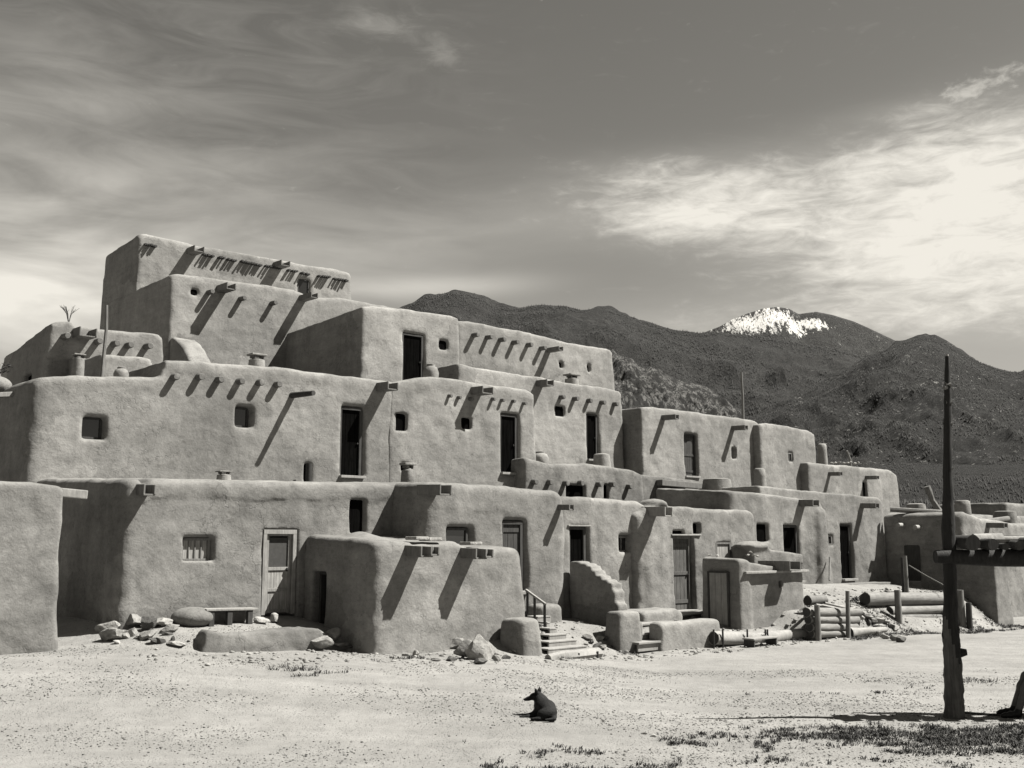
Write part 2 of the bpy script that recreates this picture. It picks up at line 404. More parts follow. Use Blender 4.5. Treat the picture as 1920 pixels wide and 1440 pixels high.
n1 = t.bump(t.noise(g, 7, 6, .7), .5, .04); n2 = t.bump(pm, .8, .02, n1); t.bump(t.noise(g, 70, 2, .6), .5, .008, n2)
M['ground'] = t.m
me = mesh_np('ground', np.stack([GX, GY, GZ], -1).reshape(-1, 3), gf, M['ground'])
go = bpy.data.objects.new('ground', me); C.objects.link(go); setp(go, kind='structure')

# ------------------------------------------------------------------ fittings of the houses
def canale(r, x, y, V, L=.5, w=.28, h=.2, mat='wood', drop=.03, tilt=0.0):
    """wooden rain spout; (x, y) is the picture point of its tip"""
    U, z = onV(x, y, V - L); m = MB(); t_ = .035; a, b = V + .35, V - L
    za = z + drop
    m.beam((U, a, za - h / 2), (U + tilt, b, z - h / 2), w, t_)
    m.beam((U - w / 2 + t_ / 2, a, za + .003), (U + tilt - w / 2 + t_ / 2, b + .01, z + .003), t_, h)
    m.beam((U + w / 2 - t_ / 2, a, za + .003), (U + tilt + w / 2 - t_ / 2, b - .02, z + .003), t_, h * .92)
    return m.build('water_spout', M[mat], r, bevel=.006)
def viga(r, x, y, V, L=.24, rad=.075, mat='wood_v', n=10):
    U, z = onV(x, y, V - L); q = R.uniform(-.03, .03)
    m = MB().tube([(U, V + .3, z + .02), (U + q * .5, V, z + .01), (U + q, V - L + .02, z), (U + q, V - L, z)], [rad, rad, rad * .97, rad * .8], n, .08)
    return m.build('roof_beam', M[mat], r, smooth=True)
def rect(x0, y0, x1, y1, V):
    U0, za = onV(x0, y0, V); U1, zb = onV(x1, y0, V); _, z0 = onV(x0, y1, V); _, z1 = onV(x1, y1, V)
    return U0, U1, (z0 + z1) / 2, (za + zb) / 2
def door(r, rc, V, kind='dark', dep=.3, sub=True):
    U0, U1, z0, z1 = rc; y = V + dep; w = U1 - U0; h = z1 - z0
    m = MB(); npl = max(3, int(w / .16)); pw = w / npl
    mt = {'dark': 'door_interior_shade', 'plain': 'door', 'screen': 'door', 'wood': 'wood', 'brown': 'wood_dark'}[kind]  # 'dark' leaf: the unlit interior is painted as near-black colour
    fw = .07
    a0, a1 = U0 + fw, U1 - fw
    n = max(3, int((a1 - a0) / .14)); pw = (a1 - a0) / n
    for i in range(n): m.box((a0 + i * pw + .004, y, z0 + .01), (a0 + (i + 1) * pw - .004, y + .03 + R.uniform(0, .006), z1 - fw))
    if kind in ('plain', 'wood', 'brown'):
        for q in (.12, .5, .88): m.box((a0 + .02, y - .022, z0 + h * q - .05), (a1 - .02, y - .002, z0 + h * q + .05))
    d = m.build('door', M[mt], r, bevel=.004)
    s = Sub(d, r.org)
    fm = MB().box((U0 - .01, y - .05, z0), (U0 + fw, y + .05, z1)).box((U1 - fw, y - .05, z0), (U1 + .01, y + .05, z1)).box((U0 - .01, y - .053, z1 - fw), (U1 + .01, y + .053, z1 + .02))
    fm.build('door_frame', M['wood_dark' if kind in ('dark', 'brown') else 'wood'], s, bevel=.006)
    MB().lathe((a1 - .05, y - .03, z0 + h * .48), [(.02, -.03), (.03, 0), (.02, .03)], 8, 0).build('door_handle', M['iron'], s)
    MB().box((U0 - .05, V + dep - .28, z0 - .06), (U1 + .05, V + dep + .1, z0 + .015)).build('threshold', M['wood_pale'], s, bevel=.01)
    return d
def window(r, rc, V, dep=.2, nx=2, ny=2, mat='wood', pane='glass', fw=.05):
    U0, U1, z0, z1 = rc; y = V + dep
    m = MB()
    m.box((U0 - .01, y - .035, z0), (U0 + fw, y + .035, z1)).box((U1 - fw, y - .035, z0), (U1 + .01, y + .035, z1))
    m.box((U0 + fw, y - .033, z1 - fw), (U1 - fw, y + .033, z1)).box((U0 + fw, y - .033, z0), (U1 - fw, y + .033, z0 + fw))
    for i in range(1, nx): u = U0 + fw + (U1 - U0 - 2 * fw) * i / nx; m.box((u - .014, y - .02, z0 + fw), (u + .014, y + .02, z1 - fw))
    for i in range(1, ny): q = z0 + (z1 - z0) * i / ny; m.box((U0 + fw, y - .017, q - .012), (U1 - fw, y + .017, q + .012))
    o = m.build('window', M[mat], r, bevel=.004)
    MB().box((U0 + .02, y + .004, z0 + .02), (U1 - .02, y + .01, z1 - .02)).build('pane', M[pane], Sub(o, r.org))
    return o
def chimney(r, x, y0, y1, V, wpx, kind='pot', base='adobe_far'):
    """y0 top, y1 bottom in the picture"""
    U, zt = onV(x, y0, V); _, zb = onV(x, y1, V); u2, _ = onV(x + wpx, y1, V); w = abs(u2 - U) / 2 * .8; h = zt - zb
    m = MB()
    if kind == 'pot': pr = [(w * 1.0, -.5), (w * 1.05, 0), (w * 1.12, h * .35), (w * .85, h * .72), (w * .6, h * .8), (w * .62, h * .95), (w * .35, h)]
    elif kind == 'stack': pr = [(w * 1.05, -.5), (w, 0), (w * .92, h * .6), (w * .86, h * .93), (w * .6, h)]
    else: pr = [(w, -.5), (w * 1.02, 0), (w * .95, h * .55), (w * .6, h * .62), (w * .55, h * .7)]
    m.lathe((U, V, zb), pr, 18, .03); o = m.build('chimney', M[base], r, smooth=True, ang=60)
    if kind == 'cap':
        MB().box((U - w * 1.0, V - w * .8, zb + h * .86), (U + w * 1.0, V + w * .8, zb + h)).build('cap_stone', M['stone'], Sub(o, r.org), bevel=.02)
        for a_ in (-.6, .6): MB().box((U + w * (a_ - .2), V - w * .3, zb + h * .66), (U + w * (a_ + .2), V + w * .3, zb + h * .87)).build('support_stone', M['stone_dark'], Sub(o, r.org), bevel=.02)
    return o
def cutr(rc, V, dep, **k): return dict(U0=rc[0], U1=rc[1], z0=rc[2], z1=rc[3], V=V, dep=dep, **k)
seed = [0]
def house(name, label, V, xl, prof, zb, V1, right=None, fit=(), h=.05, cat='adobe house', group='stacked adobe houses of the village', mat='adobe', prims=(), cuts=(), **k):
    """xl/right: picture x of the two ends at the top; prof: picture points of the parapet"""
    pts = [onV(x, y, V) for x, y in prof]
    U0 = onV(xl, prof[0][1], V)[0]; U1 = onV(right if right is not None else prof[-1][0], prof[-1][1], V)[0]
    r = Root(name, (U0 + U1) / 2, V, zb, label, cat, group)
    hh = max(p[1] for p in pts) - zb; bt = k.get('bt', .02)
    P = dict(U0=U0 - hh * bt, U1=U1 + hh * bt, V0=V - hh * bt * .5, V1=V1, prof=pts, zb=zb, zlow=k.pop('zlow', zb - .5), **k)
    cc = list(cuts)
    for f in fit:
        kd, rc, o = f[0], rect(*f[1], V), dict(f[2]) if len(f) > 2 else {}
        dep = o.get('dep', .14)
        fl = {q: (o[q] * (.6 if q != 'rk' else 1)) for q in ('fr', 'ft', 'fl', 'fb', 'rk') if q in o}
        if 'zb' in o: rc = (rc[0], rc[1], o['zb'], rc[3])
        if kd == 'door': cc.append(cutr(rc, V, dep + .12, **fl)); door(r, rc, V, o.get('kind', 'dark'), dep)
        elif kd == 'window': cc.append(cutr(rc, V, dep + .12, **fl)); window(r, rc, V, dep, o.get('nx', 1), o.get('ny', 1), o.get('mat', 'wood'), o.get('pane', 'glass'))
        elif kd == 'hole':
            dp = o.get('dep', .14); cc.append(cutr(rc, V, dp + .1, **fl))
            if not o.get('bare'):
                e_ = .012; MB().box((rc[0] - e_, V + dp, rc[2] - e_), (rc[1] + e_, V + dp + .03, rc[3] + e_)).build('window', M['door_interior_shade'], r)  # near-black panel closing the hole, its colour stands for interior shade
    seed[0] += 1
    nets('wall', [P] + list(prims), cc, M[mat], r, h, k.get('na', .045) if 'na' in k else .045, seed[0] * 2.7)
    print('%-22s U %.2f..%.2f V %.1f top %.2f' % (label[:22], U0, U1, V, pts[0][1]))
    return r, U0, U1

def ground_hit(x, y):
    r = ray(x, y)
    if r[2] > -1: r = ray(x, 1200)
    t0 = 8.0 / r[1]; t1 = 60.0 / r[1]; N_ = 500
    ts = np.linspace(t0, t1, N_); z = r[2] * ts + H; g_ = ground_z(r[0] * ts, r[1] * ts); k = np.nonzero(z < g_)[0]
    t_ = ts[k[0]] if len(k) else t1
    return r * t_ + np.array([0, 0, H])

SKY_R, SKY_G, CLOUD = 0.35, 0.25, 4.1

# ================================================================== THE VILLAGE
T1 = 'adobe'
# --- neighbour at the far left
r, _, NU = house('adobe_house', 'plain windowless adobe house cut off by the left edge of the photo', 20.4, -90, [(-90, 897), (0, 903), (60, 906), (122, 913)], .3, 24.5, fit=(), k=.16, kc=.14, zlow=-.4)
u, z = onV(147, 926, 20.9)
MB().beam((NU - .5, 20.9, z + .05), (NU + .55, 20.9, z - .02), .3, .17).build('water_spout', M['wood_pale'], r, bevel=.02)

# --- ground floor, long house with the painted screen door
P1 = [(235, 899), (262, 897), (271, 911), (286, 898), (330, 897), (400, 899), (520, 903), (640, 905), (745, 906), (830, 906)]
r, M1U, _ = house('adobe_house', 'long ground-floor adobe house with white framed screen door and curtained window', 21.0, 236, P1, .6, 26.9, tv=.045, ledge=(.38, .045), k=.30, kc=.34,
    fit=[('window', (345, 1009, 399, 1052), dict(dep=.16, nx=4, ny=1, pane='curtain', ft=.06, fr=.08)),
         ('hole', (660, 938, 685, 1000), dict(fr=.12, fl=.02, ft=.05)),
         ('hole', (495, 993, 558, 1158), dict(dep=.24, bare=1))])
rc = rect(495, 994, 557, 1152, 21.0); U0, U1, z0, z1 = rc; y = 21.12
fm = MB(); fw = .085
fm.box((U0, y - .12, z0), (U0 + fw, y, z1)).box((U1 - fw, y - .12, z0), (U1, y, z1)).box((U0, y - .123, z1 - fw), (U1, y + .003, z1 + .01))
d = MB(); a0, a1 = U0 + fw + .01, U1 - fw - .01
d.box((a0, y - .06, z0 + .02), (a0 + .07, y - .01, z1 - fw)).box((a1 - .07, y - .06, z0 + .02), (a1, y - .01, z1 - fw))
for q in (0.02, .27, .52, .93): d.box((a0 + .07, y - .058, z0 + (z1 - z0) * q), (a1 - .07, y - .012, z0 + (z1 - z0) * q + .07))
do = d.build('door', M['paint'], r, bevel=.005); s = Sub(do, r.org)
fm.build('door_frame', M['paint'], s, bevel=.006)
MB().box((a0 + .06, y - .03, z0 + (z1 - z0) * .55), (a1 - .06, y - .022, z1 - fw - .08)).build('screen', M['screen'], s)
MB().box((a0 + .06, y - .035, z0 + .05), (a1 - .06, y - .026, z0 + (z1 - z0) * .53)).build('door_panel', M['curtain'], s)
MB().lathe((a1 - .1, y - .08, z0 + .95), [(.02, -.04), (.03, 0), (.02, .04)], 8, 0).build('door_handle', M['iron'], s)
canale(r, 281, 918, 21.0, .4, .24, .2)
u, z = onV(420, 889, 22.2)
chimney(r, 420, 883, 900, 22.0, 30, 'cap')
chimney(r, 765, 868, 900, 23.5, 26, 'cap', 'adobe_old')
u, z = onV(576, 893, 25.9)

# --- annex in front
AP = [(704, 1013), (730, 1014), (780, 1016), (822, 1017), (860, 1015), (873, 1024), (890, 1028), (940, 1027), (975, 1028), (984, 1036)]
AV = 18.2
AU0 = onV(704, 1013, AV)[0]; AU1 = onV(984, 1036, AV)[0]
v0, z0 = onU(585, 1160, AU0); v1, z1 = onU(612, 1072, AU0); v0, v1 = sorted((v0, v1)); z0 = .5
r, _, _ = house('adobe_house', 'low flat-roofed adobe annex jutting forward with two wooden spouts and narrow side door', AV, 704, AP, .0, 21.1, tv=.05, k=.26, kc=.36, bt=.03, zlow=-.6,
    cuts=[dict(axis='U', U=AU0, V0=v0, V1=v1, z0=z0, z1=z1, dep=.55, fr=.02)], prims=[dict(c=(onV(678, 1000, 20.1)[0], 20.1, onV(678, 996, 20.1)[1] - .32), r=(.36, .45, .3))])
dd = MB()
for i in range(4): dd.box((AU0 + .30, v0 + (v1 - v0) * i / 4 + .005, z0), (AU0 + .34, v0 + (v1 - v0) * (i + 1) / 4 - .005, z1 - .05))
do = dd.build('door', M['door_interior_shade'], r, bevel=.004)
MB().box((AU0 + .16, v0 - .0, z0), (AU0 + .30, v0 + .07, z1)).box((AU0 + .16, v1 - .07, z0), (AU0 + .30, v1, z1)).box((AU0 + .157, v0, z1 - .07), (AU0 + .303, v1, z1 + .04)).build('door_frame', M['wood_dark'], Sub(do, r.org), bevel=.005)
for x, y in ((803, 1034), (905, 1038)):
    canale(r, x - 2, y, AV, .5, .30, .2); canale(r, x + 13, y - 1, AV, .62, .2, .16)
U_, z_ = onV(790, 1015, AV)
for i, (dx, dz) in enumerate(((-.1, .05), (.25, .03), (1.35, -.06))):
    MB().box((U_ + dx, AV + .05, z_ + dz - .02), (U_ + dx + .34, AV + .45, z_ + dz + .05)).build('cap_stone', M['stone_pale'], r, bevel=.02)

# --- M2
r, M2U, M2R = house('adobe_house', 'ground-floor adobe house with rounded corner behind the annex, one spout at its left', 19.75, 797, [(797, 905), (815, 903), (840, 906), (900, 908), (960, 912), (1010, 916), (1055, 922), (1067, 932)], .3, 26.7, ledge=(.62, .02), k=.34, kc=.6, tv=.01,
    fit=[('window', (839, 990, 882, 1042), dict(fr=.22, fl=.03, ft=.12, rk=.2, mat='wood_dark')), ('door', (944, 978, 984, 1110), dict(fr=.22, fl=.02, ft=.14, rk=.2, kind='brown'))])
canale(r, 836, 918, 19.75, .55, .32, .22); canale(r, 1072, 951, 19.75, .42, .16, .12)
r2 = r
# --- M3a
r, _, _ = house('adobe_house', 'ground-floor adobe house with an open dark doorway above the stepped buttress', 20.0, 1050, [(1050, 930), (1100, 931), (1150, 934), (1200, 938), (1219, 950), (1230, 951)], .3, 26.6, k=.26,
    fit=[('door', (1070, 988, 1102, 1112), dict(fr=.2, ft=.05, rk=.1)), ('window', (1162, 1005, 1187, 1035), dict(dep=.22, fr=.12, ft=.1, rk=.1, nx=2))])
MB().box((onV(1068, 986, 20)[0] - .05, 19.98, onV(1080, 987, 20)[1]), (onV(1108, 986, 20)[0], 20.1, onV(1080, 984, 20)[1])).build('lintel', M['wood_pale'], r, bevel=.01)
# --- M3b
u0, zt = onV(1222, 948, 19.8); u1, _ = onV(1262, 948, 19.8)
r, _, _ = house('adobe_house', 'ground-floor adobe house with big pale spout, tall panelled door and small shuttered window', 19.8, 1214, [(1214, 951), (1240, 950), (1262, 948), (1300, 951), (1370, 956), (1405, 957), (1417, 964)], .3, 24.5, k=.2,
    prims=[dict(c=((u0 + u1) / 2, 20.15, zt + .06), r=(.40, .5, .17), join=.12), dict(U0=onV(1196, 1000, 19.8)[0] - .1, U1=onV(1246, 1000, 19.8)[0], V0=19.74, V1=20.5, prof=[(0, zt - .15), (99, zt - .15)], zb=.3, bt=.03, k=.3, join=.3)],
    fit=[('hole', (1263, 1005, 1300, 1147), dict(dep=.24, bare=1, fr=.05)), ('hole', (1300, 981, 1315, 1001), dict(dep=.2, fr=.04)), ('hole', (1262, 996, 1284, 1004), dict(dep=.12, ft=.05)), ('window', (1344, 1017, 1371, 1050), dict(dep=.06, pane='curtain'))])
rc = rect(1264, 1006, 1299, 1145, 19.8); door(r, rc, 19.8, 'plain', .16)
MB().box((onV(1259, 1003, 19.8)[0], 19.77, rc[3] + .02), (onV(1314, 1003, 19.8)[0], 20.1, rc[3] + .065)).build('lintel', M['wood_pale'], r, bevel=.015)
canale(r, 1254, 959, 19.8, .62, .3, .24, 'wood_pale')
# --- M4 & M5
r, _, _ = house('adobe_house', 'adobe house with long shaded side wall behind the small outhouse', 20.6, 1368, [(1368, 921), (1400, 922), (1440, 927), (1500, 935), (1530, 938), (1545, 941)], .3, 23.7, k=.14, kc=.4, tv=.06, zlow=-.1,
    prims=[dict(U0=onV(1530, 1000, 20.6)[0], U1=onV(1552, 1000, 20.6)[0], V0=20.42, V1=21, prof=[(0, onV(1530, 957, 20.6)[1]), (99, onV(1530, 957, 20.6)[1])], zb=.7, bt=.05, k=.2, join=.25)],
    fit=[('hole', (1420, 984, 1441, 1016), dict(fr=.12, ft=.1, rk=.15)), ('door', (1470, 985, 1498, 1090), dict(fr=.06, ft=.03))])
canale(r, 1530, 943, 20.6, .5, .34, .2)
MB().tube([W(0, 0, 0) * 0 + np.array([onV(1549, 1050, 20.5)[0], 20.35, onV(1549, 1045, 20.4)[1]]), np.array([onV(1556, 1106, 20)[0], 20.0, gUV(28, 20) + .1])], .03, 7, .1).build('prop_pole', M['wood'], r)
r, _, M5R = house('adobe_house', 'adobe house with narrow open doorway and tiny window on the raised bank', 20.85, 1425, [(1425, 911), (1450, 912), (1500, 918), (1600, 928), (1648, 934), (1656, 940)], .7, 24.5, k=.12, kc=.16,
    fit=[('window', (1549, 1003, 1562, 1022), dict(dep=.08, fr=.02)), ('door', (1575, 983, 1597, 1086), dict(fr=.02))])
canale(r, 1643, 948, 20.85, .55, .22, .16, tilt=.08)
u0, z0 = onV(1572, 1094, 20.5); u1, _ = onV(1645, 1094, 20.5)
MB().box((u0, 20.0, z0 - .1), (u1 + .1, 20.6, z0 + .0)).build('doorstep', M['wood'], r, bevel=.02)
u, z = onV(1424, 893, 22.0); chimney(r, 1424, 878, 912, 22.6, 19, 'stack')
chimney(r, 1344, 897, 925, 22.8, 46, 'stack', 'adobe_old')

# --- middle terrace (one and a half storeys)
r, _, _ = house('adobe_house', 'low middle-tier adobe house with a row of round beam ends over dark slots', 26.0, 985, [(985, 858), (1003, 863), (1040, 870), (1100, 868), (1140, 873), (1180, 880), (1206, 890), (1208, 896)], 3.2, 30.4, h=.07, k=.2,
    fit=[('hole', (1062, 910, 1098, 940), dict()), ('hole', (1133, 908, 1142, 940), dict())], mat='adobe_old')
for x, y in ((1006, 903), (1036, 904), (1066, 906), (1094, 906), (1127, 908), (1153, 908), (1184, 912)): viga(r, x, y, 26.0, .2, .1)
chimney(r, 1128, 851, 874, 26.5, 30, 'stack')
chimney(r, 1012, 846, 866, 27.2, 28, 'pot')
r, _, _ = house('adobe_house', 'broken low adobe wall with exposed roof timber beside the beam-end row', 26.0, 1200, [(1200, 889), (1240, 893), (1284, 897), (1288, 912)], 3.4, 27.2, h=.07, k=.15, mat='adobe_old', cat='adobe wall')
U0, z0 = onV(1238, 905, 25.8); U1, _ = onV(1290, 905, 25.8)
MB().beam((U0, 25.85, z0), (U1 + .8, 25.85, z0 - .05), .3, .22).build('roof_timber', M['wood'], r, bevel=.02)

# --- second storey, left
P2 = [(60, 712), (75, 705), (130, 704), (200, 704), (300, 704), (306, 690), (313, 674), (345, 674), (440, 682), (520, 688), (545, 690), (580, 696), (640, 703), (700, 710), (745, 716)]
V2 = 26.6
r, _, _ = house('adobe_house', 'wide second-storey adobe house with row of six beam ends and dark tall door', V2, 60, P2, 3.3, 31.9, h=.075, mat='adobe_mid', k=.22, kc=.42, ledge=(.35, .02), right=748,
    fit=[('window', (157, 781, 198, 822), dict(dep=.26, mat='wood_dark', fr=.1, fb=.06, rk=.1)), ('window', (443, 762, 474, 800), dict(dep=.28, mat='wood_dark', fr=.14, ft=.05, fb=.06, rk=.12)),
         ('door', (641, 764, 682, 893), dict(fr=.16, fl=.02, ft=.14, rk=.12)), ('hole', (571, 869, 583, 905), dict())])
for x, y in ((333, 706), (378, 706), (416, 711), (454, 714), (491, 717), (526, 720)): viga(r, x, y, V2, .20, .095)
U0, z0 = onV(551, 741, V2 - .05); U1, z1 = onV(588, 737, V2 - .95)
MB().tube([(U0 - .2, V2 + .4, z0 - .02), (U0, V2 - .02, z0), (U1, V2 - .95, z1)], [.09, .09, .07], 9, .08).build('water_spout', M['wood_dark'], r, smooth=True)
MB().tube([(onV(577, 893, V2 - .25)[0], V2 - .3, 3.3), (onV(577, 893, V2 - .25)[0], V2 - .3, onV(577, 869, V2 - .3)[1])], .09, 10).build('vent_pipe', M['iron'], r, smooth=True)
chimney(r, 482, 664, 690, 29.5, 34, 'cap'); 
r, _, _ = house('adobe_house', 'second-storey adobe house with two spouts, small stub beams and dark door at its right', V2 - .03, 733, [(733, 716), (738, 716), (760, 712), (815, 705), (850, 709), (900, 716), (950, 725), (992, 731), (1002, 738)], 3.3, 30.4, h=.075, mat='adobe_mid', k=.2, kc=.07, ledge=(.42, .03),
    fit=[('hole', (741, 775, 764, 807), dict(fr=.06)), ('hole', (867, 783, 885, 804), dict(fr=.02)), ('door', (940, 777, 972, 887), dict(fr=.14, ft=.12, rk=.1)), ('hole', (753, 868, 765, 884), dict())])
canale(r, 737, 723, V2, .6, .36, .22); canale(r, 915, 731, V2, .6, .44, .22)
for x, y in ((846, 742), (864, 745), (886, 748), (928, 748), (945, 750), (966, 752), (986, 756)): viga(r, x, y, V2 - .05, .1, .06)
chimney(r, 808, 682, 708, 28.6, 27, 'pot')
r, _, _ = house('adobe_house', 'set-back second-storey adobe house with five beam ends and open dark doorway', 30.5, 860, [(860, 680), (900, 688), (983, 702), (1060, 715), (1140, 727), (1162, 732), (1168, 738)], 4.3, 33, h=.085, k=.18, mat='adobe_far',
    fit=[('hole', (1043, 761, 1060, 780), dict(fr=.04)), ('door', (1101, 776, 1122, 862), dict(fr=.1))])
for x, y in ((1058, 744), (1084, 747), (1110, 751), (1134, 754), (1158, 757)): viga(r, x, y, 30.5, .2, .1)
canale(r, 1032, 717, 30.5, .6, .36, .22)
chimney(r, 1072, 702, 722, 31.6, 24, 'cap')
r, _, _ = house('adobe_house', 'square second-storey adobe house with two plain spouts and one brown door', 29.7, 1203, [(1203, 763), (1225, 762), (1300, 772), (1370, 781), (1412, 787), (1424, 792)], 4.2, 34, h=.085, k=.16, mat='adobe_far',
    fit=[('door', (1284, 813, 1308, 893), dict(dep=.2, kind='brown', fr=.03)), ('hole', (1371, 838, 1380, 860), dict(dep=.25, fr=.05))])
canale(r, 1268, 781, 29.7, .7, .22, .18, tilt=.06); canale(r, 1398, 801, 29.7, .7, .22, .18, tilt=.06)
r, _, _ = house('adobe_house', 'blank adobe house with one tiny window high on the right of the terraces', 29.35, 1424, [(1424, 795), (1440, 793), (1480, 799), (1518, 806), (1531, 815)], 4.0, 33, h=.085, k=.2, kc=.3, mat='adobe_far',
    fit=[('window', (1479, 849, 1487, 866), dict(dep=.1, mat='wood', fr=.02))])
r, _, _ = house('adobe_house', 'small end adobe house with two spouts at the right end of the terraces', 28.9, 1515, [(1515, 866), (1540, 868), (1560, 872), (1600, 873), (1640, 878), (1672, 881), (1685, 890)], 3.3, 32, h=.085, k=.22, kc=.24, mat='adobe_far',
    fit=[('hole', (1619, 904, 1626, 935), dict())])
canale(r, 1576, 888, 28.9, .6, .2, .16, tilt=.06); canale(r, 1645, 895, 28.9, .6, .2, .16, tilt=.06)
chimney(r, 1541, 832, 870, 30.2, 15, 'stack')

# --- third storey
r, _, _ = house('adobe_house', 'third-storey adobe house with open doorway, square hole and broad shaded left side', 31.8, 680, [(680, 574), (700, 573), (740, 577), (800, 583), (850, 590), (864, 598)], 6.5, 38, h=.09, k=.12, kc=.16, mat='adobe_far', tv=-.035,
    fit=[('door', (757, 626, 796, 725), dict(fr=.12, ft=.02)), ('hole', (825, 638, 841, 655), dict())])
r, _, _ = house('adobe_house', 'long third-storey adobe house with six beam ends and two slit holes', 32.4, 858, [(858, 600), (880, 602), (950, 615), (1020, 629), (1080, 643), (1120, 649), (1142, 652), (1151, 660)], 6.3, 36.5, h=.09, k=.14, mat='adobe_far', ledge=(1.95, .05),
    fit=[('hole', (1050, 678, 1056, 690), dict()), ('hole', (1102, 684, 1107, 697), dict())])
for x, y in ((897, 627), (922, 631), (947, 636), (972, 641), (998, 646), (1024, 652)): viga(r, x, y, 32.4, .32, .1)
canale(r, 1052, 653, 32.4, .75, .24, .16)
# --- upper left
VL = 37.2
r, _, _ = house('adobe_house', 'tall fourth-storey adobe house with spout, scattered beam ends and shaded left side', VL, 321, [(321, 514), (333, 511), (430, 524), (500, 533), (545, 540), (569, 547), (577, 556), (640, 557), (725, 573), (760, 580)], 6.5, 44, h=.1, k=.16, kc=.3, mat='adobe_far',
    fit=[('hole', (361, 541, 372, 553), dict(fr=.04))])
for x, y in ((399, 546), (458, 558), (517, 567)): viga(r, x, y, VL, .32, .1)
canale(r, 434, 536, VL, .8, .36, .24); canale(r, 590, 553, VL, .9, .3, .2)
VT = 40.6
r, TU0, _ = house('adobe_house', 'topmost adobe house with fringe of small roof poles along its wall', VT, 262, [(262, 438), (275, 437), (330, 449), (370, 459), (450, 471), (530, 487), (600, 499), (655, 508), (661, 514)], 9.0, 44.3, h=.1, k=.12, mat='adobe_far', tv=-.04,
    fit=[('window', (561, 523, 582, 560), dict(mat='wood_dark'))])
canale(r, 374, 466, VT, .7, .42, .22); canale(r, 536, 493, VT, .7, .42, .22)
for x0, x1, y0, y1 in ((273, 297, 456, 461), (382, 403, 475, 480), (412, 424, 481, 483), (428, 446, 484, 488), (454, 494, 488, 497), (500, 528, 497, 502), (541, 560, 505, 508), (566, 584, 510, 514), (598, 622, 516, 519), (628, 656, 521, 526)):
    n = int((x1 - x0) / 3.3)
    for i in range(n):
        q = (i + .5) / n; x = x0 + (x1 - x0) * q + R.uniform(-.5, .5); y = y0 + (y1 - y0) * q
        U, z = onV(x, y, VT - .2); L = R.uniform(.12, .24)
        MB().tube([(U, VT + .15, z), (U + R.uniform(-.03, .03), VT - L, z - .01)], .045, 6).build('roof_pole', M['wood_dark'], r)
r, _, _ = house('adobe_house', 'left-hand third-storey adobe house with hump, spout and shaded side doorway', 32.0, 92, [(92, 622), (98, 604), (110, 600), (136, 601), (142, 613), (160, 613), (230, 618), (290, 623), (304, 627), (308, 636)], 6.0, 36.6, h=.09, k=.16, tv=-.10, mat='adobe_far',
    cuts=[dict(axis='U', U=onV(92, 660, 32.0)[0], V0=33.3, V1=34.1, z0=5.5, z1=7.3, dep=.6)])
for x, y in ((127, 629), (190, 639), (220, 643), (247, 646), (281, 648)): viga(r, x, y, 32.0, .32, .1)
canale(r, 166, 622, 32.0, .6, .5, .26)
MB().box((onV(92, 660, 32.0)[0] + .1, 33.25, 5.4), (onV(92, 660, 32.0)[0] + .16, 34.15, 7.35)).build('door', M['door_interior_shade'], r)
chimney(r, 148, 664, 684, 29.6, 27, 'cap')
r, _, _ = house('adobe_house', 'small low adobe block on the second-storey roof with stepped left corner', 29.5, 189, [(176, 655), (186, 652), (196, 664), (215, 665), (270, 669), (284, 673), (288, 682)], 6.0, 32.2, h=.08, k=.12, kc=.2, mat='adobe_far', cat='roof hut', tv=.02)
chimney(r, 228, 688, 708, 28.2, 30, 'pot')
# curved buttress
BX = onV(321, 640, VL)[0]
bp2 = [onU(xa, ya, BX) for xa, ya in ((322, 634), (330, 638), (338, 645), (345, 654), (351, 665), (357, 677), (360, 690))]
e = Root('buttress_wall', BX, bp2[-1][0], 7.5, 'curved adobe buttress leaning against the tall fourth-storey house', 'buttress')
cb = []
for i in range(len(bp2) - 1):
    (va_, za_), (vb_, zb2) = bp2[i], bp2[i + 1]; n_ = 3
    for k_ in range(n_):
        t0, t1 = k_ / n_, (k_ + 1) / n_
        cb.append(dict(U0=BX, U1=BX + .75, V0=va_ + (vb_ - va_) * t1, V1=va_ + (vb_ - va_) * t0 + .15, prof=[(0, za_ + (zb2 - za_) * t0), (99, za_ + (zb2 - za_) * t0)], zb=6.5, zlow=6.0, k=.12, kc=.1, bt=0, join=.15))
nets('wall', cb, [], M['adobe_far'], e, .08, .03, 88)

# --- right-hand block
RU = onV(1656, 965, 20.85)[0] + .02
VR = 17.9
r = Root('adobe_house', RU + 3, VR, .5, 'right-hand adobe house with dark shaded side and bare roof behind the tall post', 'adobe house', 'stacked adobe houses of the village')
zt = onU(1700, 966, RU)[1]
p = dict(U0=RU, U1=RU + 9, V0=VR, V1=20.95, prof=[(RU, zt + .0), (RU + .4, zt + .1), (RU + 1.5, zt - .1), (RU + 4, zt - .25), (RU + 9, zt - .3)], zb=.5, zlow=-.8, k=.3, kc=.3, bt=.02)
vd0, zd1 = onU(1722, 1022, RU); vd1, _ = onU(1693, 1022, RU); vd0, vd1 = sorted((vd0, vd1))
nets('wall', [p], [dict(axis='U', U=RU, V0=vd0, V1=vd1, z0=.9, z1=zd1, dep=.12)], M['adobe'], r, .07, .05, 91)
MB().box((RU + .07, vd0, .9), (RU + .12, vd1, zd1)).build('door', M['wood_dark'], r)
for x, y in ((1684, 985), (1716, 989)):
    v_, z_ = onU(x, y, RU - .3); MB().tube([(RU + .3, v_, z_), (RU - .32, v_, z_)], [.1, .09], 10, .05).build('roof_beam', M['wood_pale'], r, smooth=True)
U0 = onV(1885, 985, VR)[0]
canale(r, 1886, 985, VR, .6, .25, .16)
